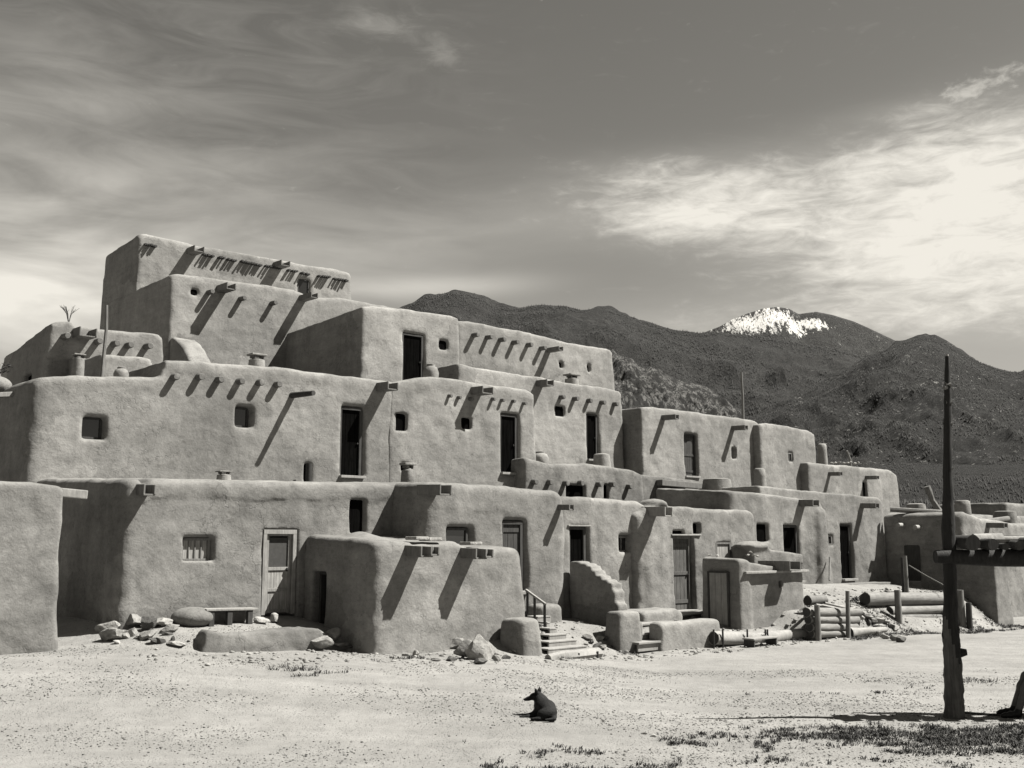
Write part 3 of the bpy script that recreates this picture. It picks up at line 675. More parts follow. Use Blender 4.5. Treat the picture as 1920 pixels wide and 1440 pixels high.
for (x, y0, y1, V, w, kd) in ((1717, 944, 968, 21.5, 26, 'stack'), (1804, 938, 966, 19.3, 20, 'stack'), (1884, 958, 978, 19.3, 26, 'stack')): chimney(r, x, y0, y1, V, w, kd, 'adobe_old')
for a, b in (((1669, 955, 20.6), (1768, 961, 19.0)), ((1800, 968, 18.6), (1838, 972, 18.4)), ((1842, 978, 18.3), (1890, 972, 18.3))):
    ua, za = onV(a[0], a[1], a[2]); ub, zb_ = onV(b[0], b[1], b[2])
    MB().tube([(ua, a[2], za), (ub, b[2], zb_)], .09, 8, .1).build('roof_log', M['wood_x'], r, smooth=True)
ua, za = onV(1738, 912, 19.6); um, zm = onV(1748, 938, 19.5); ub, zb_ = onV(1768, 966, 19.3)
MB().tube([(ua, 19.6, za), (um, 19.5, zm), (ub, 19.3, zb_)], [.12, .1, .09], 9, .1, rings=3).build('forked_branch', M['post_pale'], r, smooth=True)
r = Root('adobe_house', RU + .6, 16.9, -.4, 'short adobe projection with sunlit end beneath the ramada beam at right', 'adobe house', 'stacked adobe houses of the village')
zt = onU(1830, 1045, RU)[1]
nets('wall', [dict(U0=RU - .12, U1=RU + 1.05, V0=16.8, V1=18.3, prof=[(RU - 1, zt), (RU + 3, zt - .1)], zb=-.4, zlow=-1.0, k=.12, kc=.08, bt=.03)], [], M['adobe'], r, .06, .04, 93)
# --- distant dark block
r = Root('adobe_house', 60, 34, -.3, 'distant shaded flat-roofed adobe house at the far right edge', 'adobe house', 'stacked adobe houses of the village')
p0 = onV(1795, 962, 27); p1 = onV(2060, 968, 27)
nets('wall', [dict(U0=p0[0], U1=p1[0], V0=27, V1=33, prof=[(p0[0], p0[1]), (p1[0], p0[1] - .1)], zb=-.4, k=.15)], [], M['adobe_old'], r, .14, .05, 95)
r = Root('adobe_house', 64, 39, -.3, 'farthest small adobe house with flat pale roof edge at the right margin', 'adobe house', 'stacked adobe houses of the village')
p0 = onV(1888, 942, 36); p1 = onV(2060, 942, 36)
nets('wall', [dict(U0=p0[0], U1=p1[0], V0=36, V1=42, prof=[(p0[0], p0[1]), (p1[0], p0[1])], zb=-.4, k=.1)], [], M['adobe_old'], r, .16, .05, 97)

# --- outhouse
OV = 17.7; OU0 = onV(1385, 1060, OV)[0]; OU1 = onV(1506, 1060, OV)[0]; zg = onV(1440, 1172, OV)[1]
r = Root('adobe_outhouse', (OU0 + OU1) / 2, OV, zg, 'small square adobe shed with plank door in its shaded side and spout on top', 'shed')
zt = onV(1385, 1052, OV)[1]; zr = onV(1506, 1068, OV)[1]
ODV = 1.25
nets('wall', [dict(U0=OU0, U1=OU1, V0=OV, V1=OV + ODV, prof=[(OU0 - 1, zt), (OU0 + .2, zt + .02), (OU0 + .8, zt - .08), (OU1, zr)], zb=zg, zlow=-.6, k=.08, kc=.08, bt=.01, tv=.06),
      dict(U0=OU0 - .06, U1=OU0 + .5, V0=OV - .04, V1=OV + ODV, prof=[(OU0 - 1, zt + .08), (OU0 + 5, zt)], zb=zt - .42, zlow=zt - .4, k=.25, bt=0, join=.1)],
     [dict(U0=onV(1462, 1095, OV)[0], U1=onV(1468, 1095, OV)[0], z0=onV(1462, 1102, OV)[1], z1=onV(1462, 1089, OV)[1], V=OV, dep=.5, rk=.1)], M['adobe'], r, .045, .03, 99)
va, vb = OV + .32, OV + .92
dz1 = onU(1350, 1074, OU0)[1]
dm = MB()
for i in range(3): dm.box((OU0 - .10, va + (vb - va) * i / 3 + .005, zg + .05), (OU0 - .02, va + (vb - va) * (i + 1) / 3 - .005, dz1))
do = dm.build('door', M['wood_pale'], r, bevel=.005)
MB().box((OU0 - .12, va - .05, zg), (OU0 - .015, va, dz1 + .04)).box((OU0 - .12, vb, zg), (OU0 - .015, vb + .05, dz1 + .04)).box((OU0 - .118, va, dz1), (OU0 - .015, vb, dz1 + .05)).build('door_frame', M['wood_dark'], Sub(do, r.org))
MB().box((OU0 + .15, OV - .13, zr - .07), (OU1 + .1, OV + ODV + .05, zr + .0)).build('roof_board', M['wood_pale'], r, bevel=.015)
ua, za = onV(1492, 1060, OV - .45)
m = MB().box((ua - .28, OV - .45, za - .14), (ua - .25, OV + .6, za + .12)).box((ua + .25, OV - .42, za - .14), (ua + .28, OV + .6, za + .1)).box((ua - .25, OV - .44, za - .14), (ua + .25, OV + .6, za - .11))
m.build('water_spout', M['wood'], r, bevel=.01)
# low roof slab behind the shed
r = Root('roof_slab', onV(1450, 1035, 19.2)[0], 19.2, 1.6, 'low mud-plastered board roof sloping down behind the small shed', 'shed roof')
ua, za = onV(1414, 1022, 19.0); ub, zb_ = onV(1504, 1040, 19.0)
nets('slab', [dict(c=(ua + .25, 19.3, za - .02), r=(.6, .45, .13)), dict(U0=ua - .1, U1=ub, V0=18.95, V1=19.75, prof=[(ua, za - .1), (ub, zb_ + .02)], zb=zb_ - .12, zlow=zb_ - .1, k=.08, bt=0, join=.15)], [], M['adobe_old'], r, .045, .03, 101)
for q in (ua + .3, ub - .3): MB().box((q, 19.1, .2), (q + .1, 19.2, zb_ - .05)).build('support_post', M['wood_dark'], r)

# ------------------------------------------------------------------ buttresses, benches, low walls
def adobe_thing(name, label, cat, prims, zb, h=.05, mat='adobe', na=.04, group=None, cuts=()):
    p = prims[0]
    c = p['c'] if 'c' in p else ((p['U0'] + p['U1']) / 2, (p['V0'] + p['V1']) / 2, zb)
    r = Root(name, c[0], c[1], zb, label, cat, group); seed[0] += 1
    nets('wall' if len(prims) else name, prims, list(cuts), M[mat], r, h, na, seed[0] * 3.1); return r
# stepped buttress (runs out from the facade)
BU = 19.2
def prV(pts, V0_, V1_):
    return pts
bp = []
for (xa, ya) in ((1072, 1052), (1086, 1056), (1098, 1060), (1108, 1068), (1116, 1078), (1126, 1086), (1138, 1092), (1147, 1106), (1152, 1130), (1158, 1165)):
    v_, z_ = onU(xa, ya, BU); bp.append((v_, z_))
bprims = []
for i, (v_, z_) in enumerate(bp):
    v2 = bp[i + 1][0] if i + 1 < len(bp) else v_ - .45
    bprims.append(dict(U0=BU, U1=BU + .42, V0=min(v_, v2), V1=max(v_, v2) + .12, prof=[(0, z_ + .0), (99, z_)], zb=-.4, zlow=-.7, k=.1, kc=.08, bt=0, join=.06))
adobe_thing('buttress_wall', 'stepped adobe buttress wall with worn crest beside the open doorway', 'buttress', bprims, -.3)
u0, z0 = onV(1152, 1147, 17.7); u1, _ = onV(1197, 1147, 17.7)
adobe_thing('low_wall', 'block-shaped adobe pier at the foot of the stepped buttress', 'low wall', [dict(U0=u0, U1=u1, V0=17.55, V1=18.05, prof=[(0, z0), (99, z0)], zb=-.4, zlow=-.8, k=.14, bt=.03)], -.3)
u0, z0 = onV(1236, 1168, 17.35); u1, _ = onV(1352, 1168, 17.35)
adobe_thing('low_wall', 'long low adobe wall with ragged crumbling foot in front of the panelled door', 'low wall', [dict(U0=u0, U1=u1, V0=17.3, V1=17.75, prof=[(0, z0), (99, z0)], zb=-.4, zlow=-.8, k=.2, kc=.16, bt=.04)], -.3)
u0, z0 = onV(1200, 1146, 18.9); u1, _ = onV(1278, 1152, 18.9)
adobe_thing('adobe_bench', 'rounded adobe bench against the wall left of the panelled door', 'bench', [dict(U0=u0, U1=u1, V0=18.8, V1=19.7, prof=[(u0, z0), (u1 - .3, z0), (u1, z0 - .1)], zb=.1, zlow=-.2, k=.2, bt=.03)], .3)
u0, z0 = onV(1012, 1134, 19.1); u1, _ = onV(1052, 1134, 19.1)
adobe_thing('adobe_bench', 'short adobe bench at the head of the wooden stairs', 'bench', [dict(U0=u0, U1=u1 + .1, V0=19.05, V1=19.7, prof=[(0, z0), (99, z0)], zb=.2, zlow=0, k=.22, kc=.3, bt=.03)], .4)
u0, z0 = onV(964, 1162, 17.4); u1, _ = onV(1014, 1162, 17.4)
adobe_thing('low_wall', 'bulging adobe pier on the left of the wooden stairs', 'low wall', [dict(U0=u0 + .05, U1=u1 - .02, V0=17.2, V1=18.1, prof=[(0, z0), (99, z0)], zb=-.5, zlow=-.8, k=.2, kc=.3, bt=.07)], -.2)
# bench with dark legs
BV = 20.55; u0, z0 = onV(378, 1143, BV); u1, z1 = onV(475, 1141, BV); zg = gUV((u0 + u1) / 2, BV)
r = Root('wooden_bench', (u0 + u1) / 2, BV, zg, 'plank bench with three dark stub legs under the curtained window', 'bench')
MB().beam((u0, BV - .05, z0), (u1, BV - .05, z1), .34, .045).build('seat', M['wood_pale'], r, bevel=.01)
for x in (389, 423, 461):
    ux = onV(x, 1160, BV)[0]; MB().box((ux - .055, BV - .2, gUV(ux, BV) - .1), (ux + .055, BV - .1, z0 - .03)).build('leg', M['wood_dark'], r, bevel=.01)
MB().box((u0 + .05, BV + .08, zg - .1), (u1 - .1, BV + .3, z0 - .05)).build('back_support', M['adobe'], r, bevel=.05)
u0, z0 = onV(336, 1150, 20.5); u1, _ = onV(392, 1150, 20.5)
adobe_thing('adobe_bench', 'smooth rounded adobe hump at the left end of the plank bench', 'bench', [dict(c=((u0 + u1) / 2, 20.6, gUV(u0, 20.5) + .14), r=(.44, .4, .21)), ], .7, .04)
# retaining wall
u0, z0 = onV(372, 1186, 18.85); u1, _ = onV(600, 1186, 18.95)
pr = [dict(U0=u0, U1=u1, V0=18.72, V1=19.15, prof=[(u0, z0 - .12), (u0 + .15, z0 + .05), (u0 + .5, z0 - .04), (u0 + 1.4, z0 - .05), (u1 - .4, z0 - .02), (u1, z0 - .12)], zb=.1, zlow=-.2, k=.1, bt=.12)]; print('ret top', z0, gUV((u0 + u1) / 2, 19.5))
adobe_thing('low_wall', 'low broken adobe retaining wall in front of the plank bench', 'low wall', pr, .3, mat='adobe_old', na=.11, cuts=[dict(axis='U', U=u0, V0=18.8, V1=19.0, z0=z0 - .25, z1=z0 - .05, dep=.1)])

# ------------------------------------------------------------------ rocks
def rock(U, V, sx, sy, sz, mat='stone', label=None, group='loose stones of the heaps', rz=None, tilt=0, lift=.25, world=None, name='rock', ztop=None, cat='stone'):
    bm = bmesh.new(); bmesh.ops.create_icosphere(bm, subdivisions=3, radius=1)
    pl = [(Vector((R.gauss(0, 1), R.gauss(0, 1), R.gauss(0, 1))).normalized(), R.uniform(.45, .8)) for _ in range(13)]
    for v in bm.verts:
        for n_, d_ in pl:
            q = v.co.dot(n_)
            if q > d_: v.co -= n_ * (q - d_)
    so_ = R.uniform(0, 40)
    vc_ = np.array([v.co[:] for v in bm.verts]); nn_ = fbm(vc_[:, 0] * 1.6 + so_, vc_[:, 1] * 1.6, vc_[:, 2] * 1.6, 4, 2.0)
    for v, q_ in zip(bm.verts, nn_): v.co *= 1 + .16 * float(q_)
    mt = Matrix.Rotation(rz if rz is not None else R.uniform(0, 3), 4, 'Z') @ Matrix.Rotation(tilt, 4, 'Y') @ Matrix.Diagonal((sx, sy, sz, 1))
    bm.transform(mt); me = bpy.data.meshes.new(name); bm.to_mesh(me); bm.free(); me.materials.append(M[mat])
    o = bpy.data.objects.new(name, me); C.objects.link(o)
    p = W(U, V, 0) if world is None else np.array([world[0], world[1], 0.]); z = gz(p[0], p[1])
    o.location = (p[0], p[1], (z + sz * lift) if ztop is None else ztop - sz)
    setp(o, label, cat, group); return o
def rock_px(x, y, V, wpx, hpx, **k):
    q = ground_hit(x, y); s_ = q[1] / 2052; sx = wpx / 2 * s_ * 1.1; sz = max(hpx / 2 * s_ * 1.15, .02)
    k.setdefault('rz', R.uniform(-.4, .4)); sy = k.pop('sy', sx * .7)
    return rock(0, 0, sx, sy, sz, world=(q[0], q[1] + sy * .4), lift=.62, **k)
L1 = 'rough stone in the heap at the corner of the alley'
for x, y, V, w, h, mt in ((205, 1205, 18.75, 58, 26, 'stone'), (200, 1188, 19.0, 60, 26, 'stone_pale'), (245, 1178, 19.7, 46, 30, 'stone'), (252, 1162, 20.3, 50, 24, 'stone'), (276, 1184, 19.2, 36, 34, 'stone_dark'), (245, 1195, 18.8, 34, 22, 'stone_pale'),
                      (305, 1176, 19.6, 48, 22, 'stone_pale'), (318, 1186, 19.3, 40, 18, 'stone'), (275, 1203, 18.7, 44, 20, 'stone'), (292, 1208, 18.5, 30, 12, 'stone_dark'), (292, 1163, 20.1, 40, 14, 'stone_pale'), (228, 1200, 18.6, 30, 16, 'stone'),
                      (235, 1170, 19.9, 34, 22, 'stone'), (330, 1214, 18.5, 50, 8, 'stone_pale')):
    rock_px(x, y, V, w, h, mat=mt, label=L1, rz=R.uniform(-.4, .4), tilt=R.uniform(-.4, .4))
for i in range(20): rock_px(R.uniform(185, 345), R.uniform(1165, 1212), 19, R.uniform(10, 24), R.uniform(6, 14), mat=R.choice(['stone', 'stone_dark', 'stone_pale']), label=L1, tilt=R.uniform(-.5, .5))
rock_px(512, 1170, 20.2, 18, 20, mat='stone_pale', label='upright pale stone propped beside the white framed door', group=None, rz=0, tilt=.2)
rock_px(485, 1170, 20.4, 36, 14, mat='stone_pale', label='flat pale stone lying at the end of the plank bench', group=None, rz=0)
L2 = 'large slab stone capping the right end of the retaining wall'
for x, y, V, w, h, mt in ((600, 1204, 18.7, 62, 26, 'stone'), (590, 1186, 19.0, 60, 24, 'stone'), (625, 1188, 19.1, 44, 26, 'stone'), (640, 1208, 18.9, 40, 12, 'stone'), (660, 1212, 18.9, 30, 9, 'stone_dark')):
    s_ = 22.0 / 2052; U_, z_ = onV(x, y, V); sz_ = h / 2 * s_; rock(U_, V, w / 2 * s_, w / 3 * s_, sz_, mat=mt, label=L2, rz=ROT + R.uniform(-.2, .2), tilt=R.uniform(-.1, .1), group='slabs ending the retaining wall', ztop=z_ + sz_)
rock_px(902, 1238, 17.0, 66, 50, mat='stone_pale', label='largest pale slab leaning on the stone heap below the annex', group=None, rz=-.2, tilt=.65, sy=.2)
rock_px(872, 1236, 16.9, 44, 40, mat='stone', label='blocky upright stone left of the largest leaning slab', group=None, rz=.1)
L3 = 'broken stone in the heap at the foot of the annex'
for x, y, V, w, h, mt in ((852, 1218, 17.5, 38, 24, 'stone'), (824, 1218, 17.5, 28, 22, 'stone_pale'), (870, 1196, 17.6, 30, 22, 'stone_pale'), (850, 1204, 17.7, 26, 18, 'stone'), (895, 1205, 17.5, 40, 24, 'stone'), (760, 1231, 17.5, 18, 10, 'stone_pale'), (779, 1230, 17.5, 14, 16, 'stone_pale'),
                      (800, 1222, 17.6, 30, 10, 'stone_dark'), (790, 1214, 17.8, 44, 10, 'stone'), (845, 1240, 17.0, 30, 12, 'stone_dark'), (900, 1246, 16.7, 30, 14, 'stone_dark'), (815, 1240, 17.2, 22, 8, 'stone'), (975, 1228, 17.1, 30, 8, 'stone_pale'), (950, 1236, 17.0, 16, 10, 'stone_dark'), (880, 1220, 17.3, 24, 18, 'stone'),
                      (738, 1234, 17.6, 12, 6, 'stone'), (930, 1240, 16.9, 20, 12, 'stone')):
    rock_px(x, y, V, w, h, mat=mt, label=L3, group='stones heaped below the annex', rz=R.uniform(-.5, .5), tilt=R.uniform(-.5, .5))
L4 = 'round white stone set along the foot of the log edging'
for x, y, w, h in ((1338, 1211, 22, 12), (1362, 1211, 26, 11), (1377, 1206, 12, 9)): rock_px(x, y, 16.95, w, h, mat='stone_pale', label=L4, group='white stones by the log edging')
L5 = 'stone tumbled from the bank at the right end of the log cribbing'
for i in range(26):
    x = R.uniform(1600, 1690); y = 1150 + (x - 1600) * .38 + R.uniform(-8, 22); rock_px(x, y + 6, R.uniform(16.5, 17.1), R.uniform(10, 30), R.uniform(6, 16), mat=R.choice(['stone', 'stone', 'stone_pale', 'stone_dark']), label=L5, group='stones tumbled at the log cribbing', tilt=R.uniform(-.5, .5))
for i in range(7): rock_px(1105 + R.uniform(-15, 30), 1215 + R.uniform(-14, 10), 17.6, R.uniform(12, 28), R.uniform(8, 18), mat=R.choice(['stone', 'stone_dark']), label='rubble stone between the wooden stairs and the adobe pier', group='rubble by the stairs', tilt=R.uniform(-.5, .5))
for i, (x, y) in enumerate(((1402, 1041), (1412, 1041), (1408, 1036), (1420, 1043))):
    U, z = onV(x, y, OV + .5); rock(U, OV + .5, .07, .05, .035, mat='stone_pale', label='small pale stone lying on the roof edge of the shed', group='stones on the shed roof', ztop=z + .04)
for i, (x, y, V) in enumerate(((1330, 1040, 18.5), (1345, 1041, 18.3))):
    U, z = onV(x, y, V); rock(U, V, .09, .06, .03, mat='stone_pale', label='thin pale stone on the rear roof edge of the shed', group='stones at the rear of the shed roof', ztop=z + .02)
for i in range(8):
    U, z = onV(1560 + i * 7, 870 - (i % 3), 29.3); rock(U, 29.3, .12, .1, .07, mat='stone_pale', label='loose stone on the parapet of the small end house', group='stones on the end house parapet', ztop=z + .1)
for x, y in ((1208, 1382), (1226, 1386), (1400, 1330)):
    p = onZ(x, y, -.3); rock(0, 0, .06, .04, .03, mat='stone_pale', world=p, label='pebble-sized pale rock lying alone on the open dirt' , group='lone rocks on the dirt')

# ------------------------------------------------------------------ stairs
r = Root('wooden_stairs', onV(1072, 1235, 16.9)[0], 16.9, -.3, 'bleached plank stairs rising from the dirt to the raised terrace', 'stairs')
nst = 7
U1a = onV(1124, 1222, 16.95)[0]
for i in range(nst):
    V_ = 17.0 + i * .30; zz = -.3 + .19 + i * .112; ul = onV(1027 + i, 1200, V_)[0]; ur = U1a - i * .025
    m = MB().box((ul, V_, zz - .035), (ur, V_ + .38, zz)).box((ul + .01, V_ + .008, zz - .16), (ur - .01, V_ + .05, zz - .038))
    m.build('step', M['wood_pale'], r, bevel=.01)
ua, ub = onV(1026, 1232, 16.85)[0], onV(1121, 1226, 16.85)[0]
MB().tube([(ua, 16.82, -.16), (ua + .4, 16.8, -.13), (ub, 16.82, -.12)], [.12, .14, .12], 8, .06, rings=3).build('bottom_log', M['wood_pale'], r, smooth=True)
for q in (.5, .88): u_ = ua + (ub - ua) * q; MB().box((u_, 16.68, -.42), (u_ + .035, 16.71, -.06)).build('stake', M['iron'], r)
# railing
pa = onY(986, 1106, 25.2); pb = onY(1023, 1133, 24.6)
m = MB().beam(pa, pb, .05, .05)
def tohouse(mb):
    for i_, v_ in enumerate(mb.v): uu, vv_ = toUV(np.array(v_)); mb.v[i_] = (uu, vv_, v_[2])
    return mb
tohouse(m).build('handrail', M['wood_pale'], r, bevel=.006)
for q in (.08, .45, .95):
    c = pa * (1 - q) + pb * q; tohouse(MB().box((c[0] - .03, c[1] - .03, c[2] - .52), (c[0] + .03, c[1] + .03, c[2]))).build('railing_post', M['wood_dark'], r, bevel=.005)
# side steps
u0, z0 = onV(1200, 1165, 18.3)
r = Root('plank_steps', u0 + .3, 17.8, -.3, 'narrow plank steps between the adobe pier and the long low wall', 'steps')
for i, (y, V) in enumerate(((1205, 17.35), (1188, 17.75), (1170, 18.15))):
    ua, z_ = onV(1198, y, V); ub, _ = onV(1240 - i * 4, y, V)
    MB().box((ua, V, z_ - .05), (ub, V + .45, z_)).box((ua + .02, V + .05, z_ - .22), (ub - .02, V + .09, z_ - .05)).build('step', M['wood_pale'], r, bevel=.01)
# doorstep planks at panelled door
u0, z0 = onV(1270, 1150, 19.2); u1, _ = onV(1310, 1150, 19.2)
r = Root('door_plank', u0, 19.2, z0, 'loose plank step below the tall panelled door', 'plank')
MB().box((u0 - .1, 19.0, z0 - .04), (u1, 19.4, z0 + .01)).build('board', M['wood_pale'], r, bevel=.01); MB().box((u0, 19.05, z0 - .25), (u0 + .06, 19.35, z0 - .04)).box((u1 - .15, 19.05, z0 - .25), (u1 - .09, 19.35, z0 - .04)).build('support', M['wood_dark'], r)

# ------------------------------------------------------------------ logs
def log(p0, p1, r0, r1, label, group=None, name='log', mat='wood_x', wob=.12, cat='log', rings=6):
    m = MB().tube([p0, p1], [r0, r1], 12, wob, rings=rings); c = (np.array(p0) + np.array(p1)) / 2
    rt = Root(name, c[0], c[1], min(p0[2], p1[2]) - r0, label, cat, group)
    m.build('trunk', M[mat], rt, smooth=True, ang=50)
    for e_, q in ((p0, r0), (p1, r1)):
        d = (np.array(p1) - np.array(p0)); d /= np.linalg.norm(d); s_ = -1 if e_ is p0 else 1
        MB().tube([np.array(e_), np.array(e_) + d * s_ * .006], [q * .93, q * .9], 12, .03).build('cut_end', M['wood_dark'], rt)
    return rt
# edging log by the shed (two timbers)
ua, za = onV(1338, 1196, 17.15); um, zm = onV(1432, 1196, 17.15); ub, zb_ = onV(1514, 1184, 17.15)
log((ua, 17.15, za - .01), (um, 17.15, zm - .02), .17, .16, 'squared edging log in front of the small shed, left of the pair', 'edging logs in front of the shed', 'edging_log', 'wood_pale')
log((um + .03, 17.12, zm - .02), (ub, 17.0, zb_), .17, .13, 'bark-stripped edging log in front of the shed, right of the pair', 'edging logs in front of the shed', 'edging_log', 'wood_pale')
for x in (1339, 1356, 1402, 1436, 1440, 1506):
    ux, _ = onV(x, 1195, 16.95); m = MB().tube([(ux, 16.96, -.45), (ux, 16.96, onV(x, 1180, 16.95)[1])], .025, 6); rt = m.build('iron_stake', M['iron']); 
    rt.location = tuple(W(*rt.location)); rt.rotation_euler = (0, 0, ROT); setp(rt, 'thin dark stake holding the edging logs in place', 'stake', 'stakes along the edging logs')
# little stool
ua, za = onV(1404, 1197, 16.6); ub, _ = onV(1450, 1197, 16.6)
r = Root('low_stool', (ua + ub) / 2, 16.6, -.3, 'small low wooden stool standing before the edging logs', 'stool')
MB().box((ua, 16.45, za - .04), (ub, 16.8, za)).build('seat', M['wood_pale'], r, bevel=.008)
for q in (ua + .03, ub - .07): MB().box((q, 16.47, -.34), (q + .04, 16.78, za - .04)).build('leg', M['wood_dark'], r, bevel=.004)
# log cribbing
ys_ = ((1146, .12), (1163, .12), (1178, .1), (1190, .09))
for i, (y, rd) in enumerate(((1148, .13), (1162, .12), (1176, .12), (1188, .1))):
    ua, za = onV(1512 + i, y, 16.72); ub, zb_ = onV((1612, 1606, 1602, 1598)[i], y - 1, 16.72)
    log((ua, 16.72 - .03 * i, za), (ub, 16.72 - .03 * i, zb_ - .02), rd, rd * .85, ('topmost', 'second from top', 'third from top', 'lowest')[i] + ' log of the short cribbing wall beside the shed', 'logs of the cribbing wall')
ua, za = onV(1590, 1187, 16.55); ub, zb_ = onV(1654, 1180, 16.4)
log((ua, 16.5, za), (ub, 16.3, zb_), .15, .08, 'pointed pale log lying at the right foot of the cribbing wall', None, mat='wood_pale')
ua, za = onV(1508, 1126, 17.3); ub, zb_ = onV(1545, 1124, 17.2)
log((ua, 17.2, za), (ub, 17.2, zb_), .14, .13, 'short grey log resting above the cribbing wall beside the shed', None, mat='wood')
for i, (x0, y0, x1, y1) in enumerate(((1512, 1142, 1590, 1136), (1530, 1134, 1600, 1146), (1520, 1150, 1600, 1140), (1540, 1130, 1592, 1142))):
    ua, za = onV(x0, y0, 16.9); ub, zb_ = onV(x1, y1, 16.85)
    log((ua, 16.95 - i * .05, za), (ub, 16.9 - i * .05, zb_), .035, .03, 'thin pole laid across the top of the cribbing wall', 'thin poles on the cribbing wall', 'pole', 'wood_pale', cat='pole')
def post(x, y0, y1, V, wpx, label, group=None, mat='wood_v', name='fence_post', lean=0, n=9):
    U, z0 = onV(x, y1, V); _, z1 = onV(x, y0, V); rr = (onV(x + wpx / 2, y1, V)[0] - U) * .58
    r = Root(name, U, V, z0, label, 'post', group)
    MB().tube([(U, V, z0 - .2), (U + lean, V, z1)], [rr, rr * .85], n, .06, rings=5).build('stake', M[mat], r, smooth=True, ang=50)
    return r
post(1534, 1134, 1193, 16.5, 12, 'thicker left upright post of the cribbing wall', mat='wood')
post(1590, 1108, 1192, 16.45, 9, 'thin crooked upright post of the cribbing wall', mat='wood', lean=.08)
# big logs
for i, (x0, y0, x1, y1, rd, V, mt, lb) in enumerate(((1622, 1123, 1792, 1122, .19, 17.35, 'wood_x', 'largest peeled log on top of the stack behind the tall post'),
        (1668, 1146, 1790, 1142, .13, 17.15, 'wood_x', 'tapered pale log in the middle of the log stack'), (1650, 1132, 1800, 1134, .16, 17.5, 'wood', 'dark shaded log under the largest peeled log'), (1690, 1157, 1800, 1157, .09, 17.1, 'wood', 'thin lowest log of the stack behind the tall post'))):
    ua, za = onV(x0, y0, V); ub, zb_ = onV(x1, y1, V); log((ua, V, za), (ub, V, zb_), rd, rd, lb, None, mat=mt)
post(1685, 1106, 1160, 16.85, 12, 'weathered post in front of the big log stack', mat='wood')
post(1803, 1106, 1166, 16.7, 13, 'weathered post just right of the tall ramada post', mat='wood')
post(1818, 1130, 1168, 16.5, 10, 'short burnt stump near the sunlit projection', mat='wood_dark', name='stump')
post(1700, 1042, 1102, 18.4, 7, 'slim pole standing before the shaded side wall', mat='wood', name='pole')
post(1694, 1045, 1102, 18.6, 6, 'dark twin pole just left of the slim pole', mat='wood_dark', name='pole')
a = onV(1704, 1060, 18.4); b = onV(1775, 1100, 17.0)
rt = Root('rope', a[0], 18.4, a[1], 'thin pale rope sagging from the slim pole towards the tall post', 'rope')
MB().tube([(a[0], 18.4, a[1]), ((a[0] + b[0]) / 2, 17.7, (a[1] + b[1]) / 2 - .02), (b[0], 17.0, b[1])], .018, 6, rings=3).build('cord', M['rope'], rt)
# roof poles against the sky
for (x0, y0, x1, y1, V, rr, lb) in ((193, 664, 200, 572, 28.6, .05, 'leaning slender pole on the roof at upper left'), (1393, 790, 1390, 698, 31.5, .07, 'bare upright pole rising above the square second-storey house'),
                                    (1598, 878, 1588, 845, 30.6, .07, 'short leaning stick on the roof of the small end house'), (1546, 850, 1542, 820, 30.6, .03, 'thin stick rising from the chimney of the end house')):
    ua, za = onV(x0, y0, V); ub, zb_ = onV(x1, y1, V)
    rt = Root('roof_pole', ua, V, za - .6, lb, 'pole'); MB().tube([(ua, V, za - .7), ((ua + ub) / 2 + .04, V, (za + zb_) / 2), (ub, V, zb_)], [rr, rr * .9, rr * .7], 7, .1, rings=4).build('shaft', M['wood'], rt)

# ================================================================== ramada
PB = onZ(1789, 1345, -.3); PX, PY = PB[0], PB[1]
r = Root('ramada', PX, PY, -.3, 'pole shelter of dark logs on a tall knotty post at the right edge', 'ramada', world=True)
hz = lambda y: onY(1789, y, PY)[2]
pts, rad = [], []
for x, y, wd in ((1789, 1352, 40), (1789, 1342, 37), (1789, 1300, 35), (1787, 1262, 33), (1785, 1220, 31), (1783, 1190, 31), (1782, 1150, 27), (1782, 1100, 24), (1780, 1045, 25), (1778, 990, 25), (1778, 940, 20), (1777, 880, 17), (1777, 800, 15), (1777, 740, 13), (1776, 700, 10), (1776, 668, 7)):
    q = onY(x, y, PY); pts.append(q); rad.append(wd / 2 / 2052 * PY)
tp = MB().tube(pts, rad, 18, .10, rings=7).build('tall_post', M['post_low'], r, smooth=True, ang=50); tp.data.materials.append(M['post'])
for pf in tp.data.polygons: pf.material_index = 1 if pf.center.z > 1.15 + .35 * math.sin(math.atan2(pf.center.y, pf.center.x + .01) * 2) else 0
for x, y, sx in ((1779, 722, 1), (1780, 756, 1), (1772, 728, -1), (1781, 795, 1), (1781, 879, 1), (1784, 985, 1), (1786, 1015, 1), (1806, 1224, 1), (1776, 845, -1)):
    q = onY(x, y, PY); big = 1.5 if y > 1200 else 1
    MB().tube([q - np.array([.05 * sx, 0, .0]), q + np.array([.03 * sx * big, -.03, .01])], [.05 * big, .03 * big], 7, .1).build('knot', M['post'] if y > 1200 else M['wood'], r)
MB().tube([onY(1776, 668, PY), onY(1776, 664, PY)], [.028, .024], 8).build('post_top', M['wood_pale'], r)
bz = hz(1046); BY = PY - .06
dz_ = .004
xe = onY(1754, 1048, BY)[0]
MB().tube([(xe, BY, bz + .02), (xe + 1, BY, bz + .0), (PX + 4.2, BY + .1, bz - .01)], [.10, .135, .14], 12, .05, rings=6).build('front_beam', M['post'], r, smooth=True, ang=50)  # shade on the beam's front is put into this near-black colour
for i, (x, rr) in enumerate(((1812, .12), (1850, .09), (1872, .05), (1897, .075), (1915, .1), (1950, .09), (1990, .1), (2040, .08), (2090, .1), (2140, .1), (2190, .09))):
    q = onY(x, 1030, BY)[0]; zz = bz + .13 + rr * .8
    MB().tube([(q, BY - .22 - R.uniform(0, .08), zz), (q + R.uniform(-.1, .1), BY + .3, zz + .02)], [rr, rr * .85], 10, .06, rings=4).build('roof_log', M['wood_dark'], r, smooth=True)
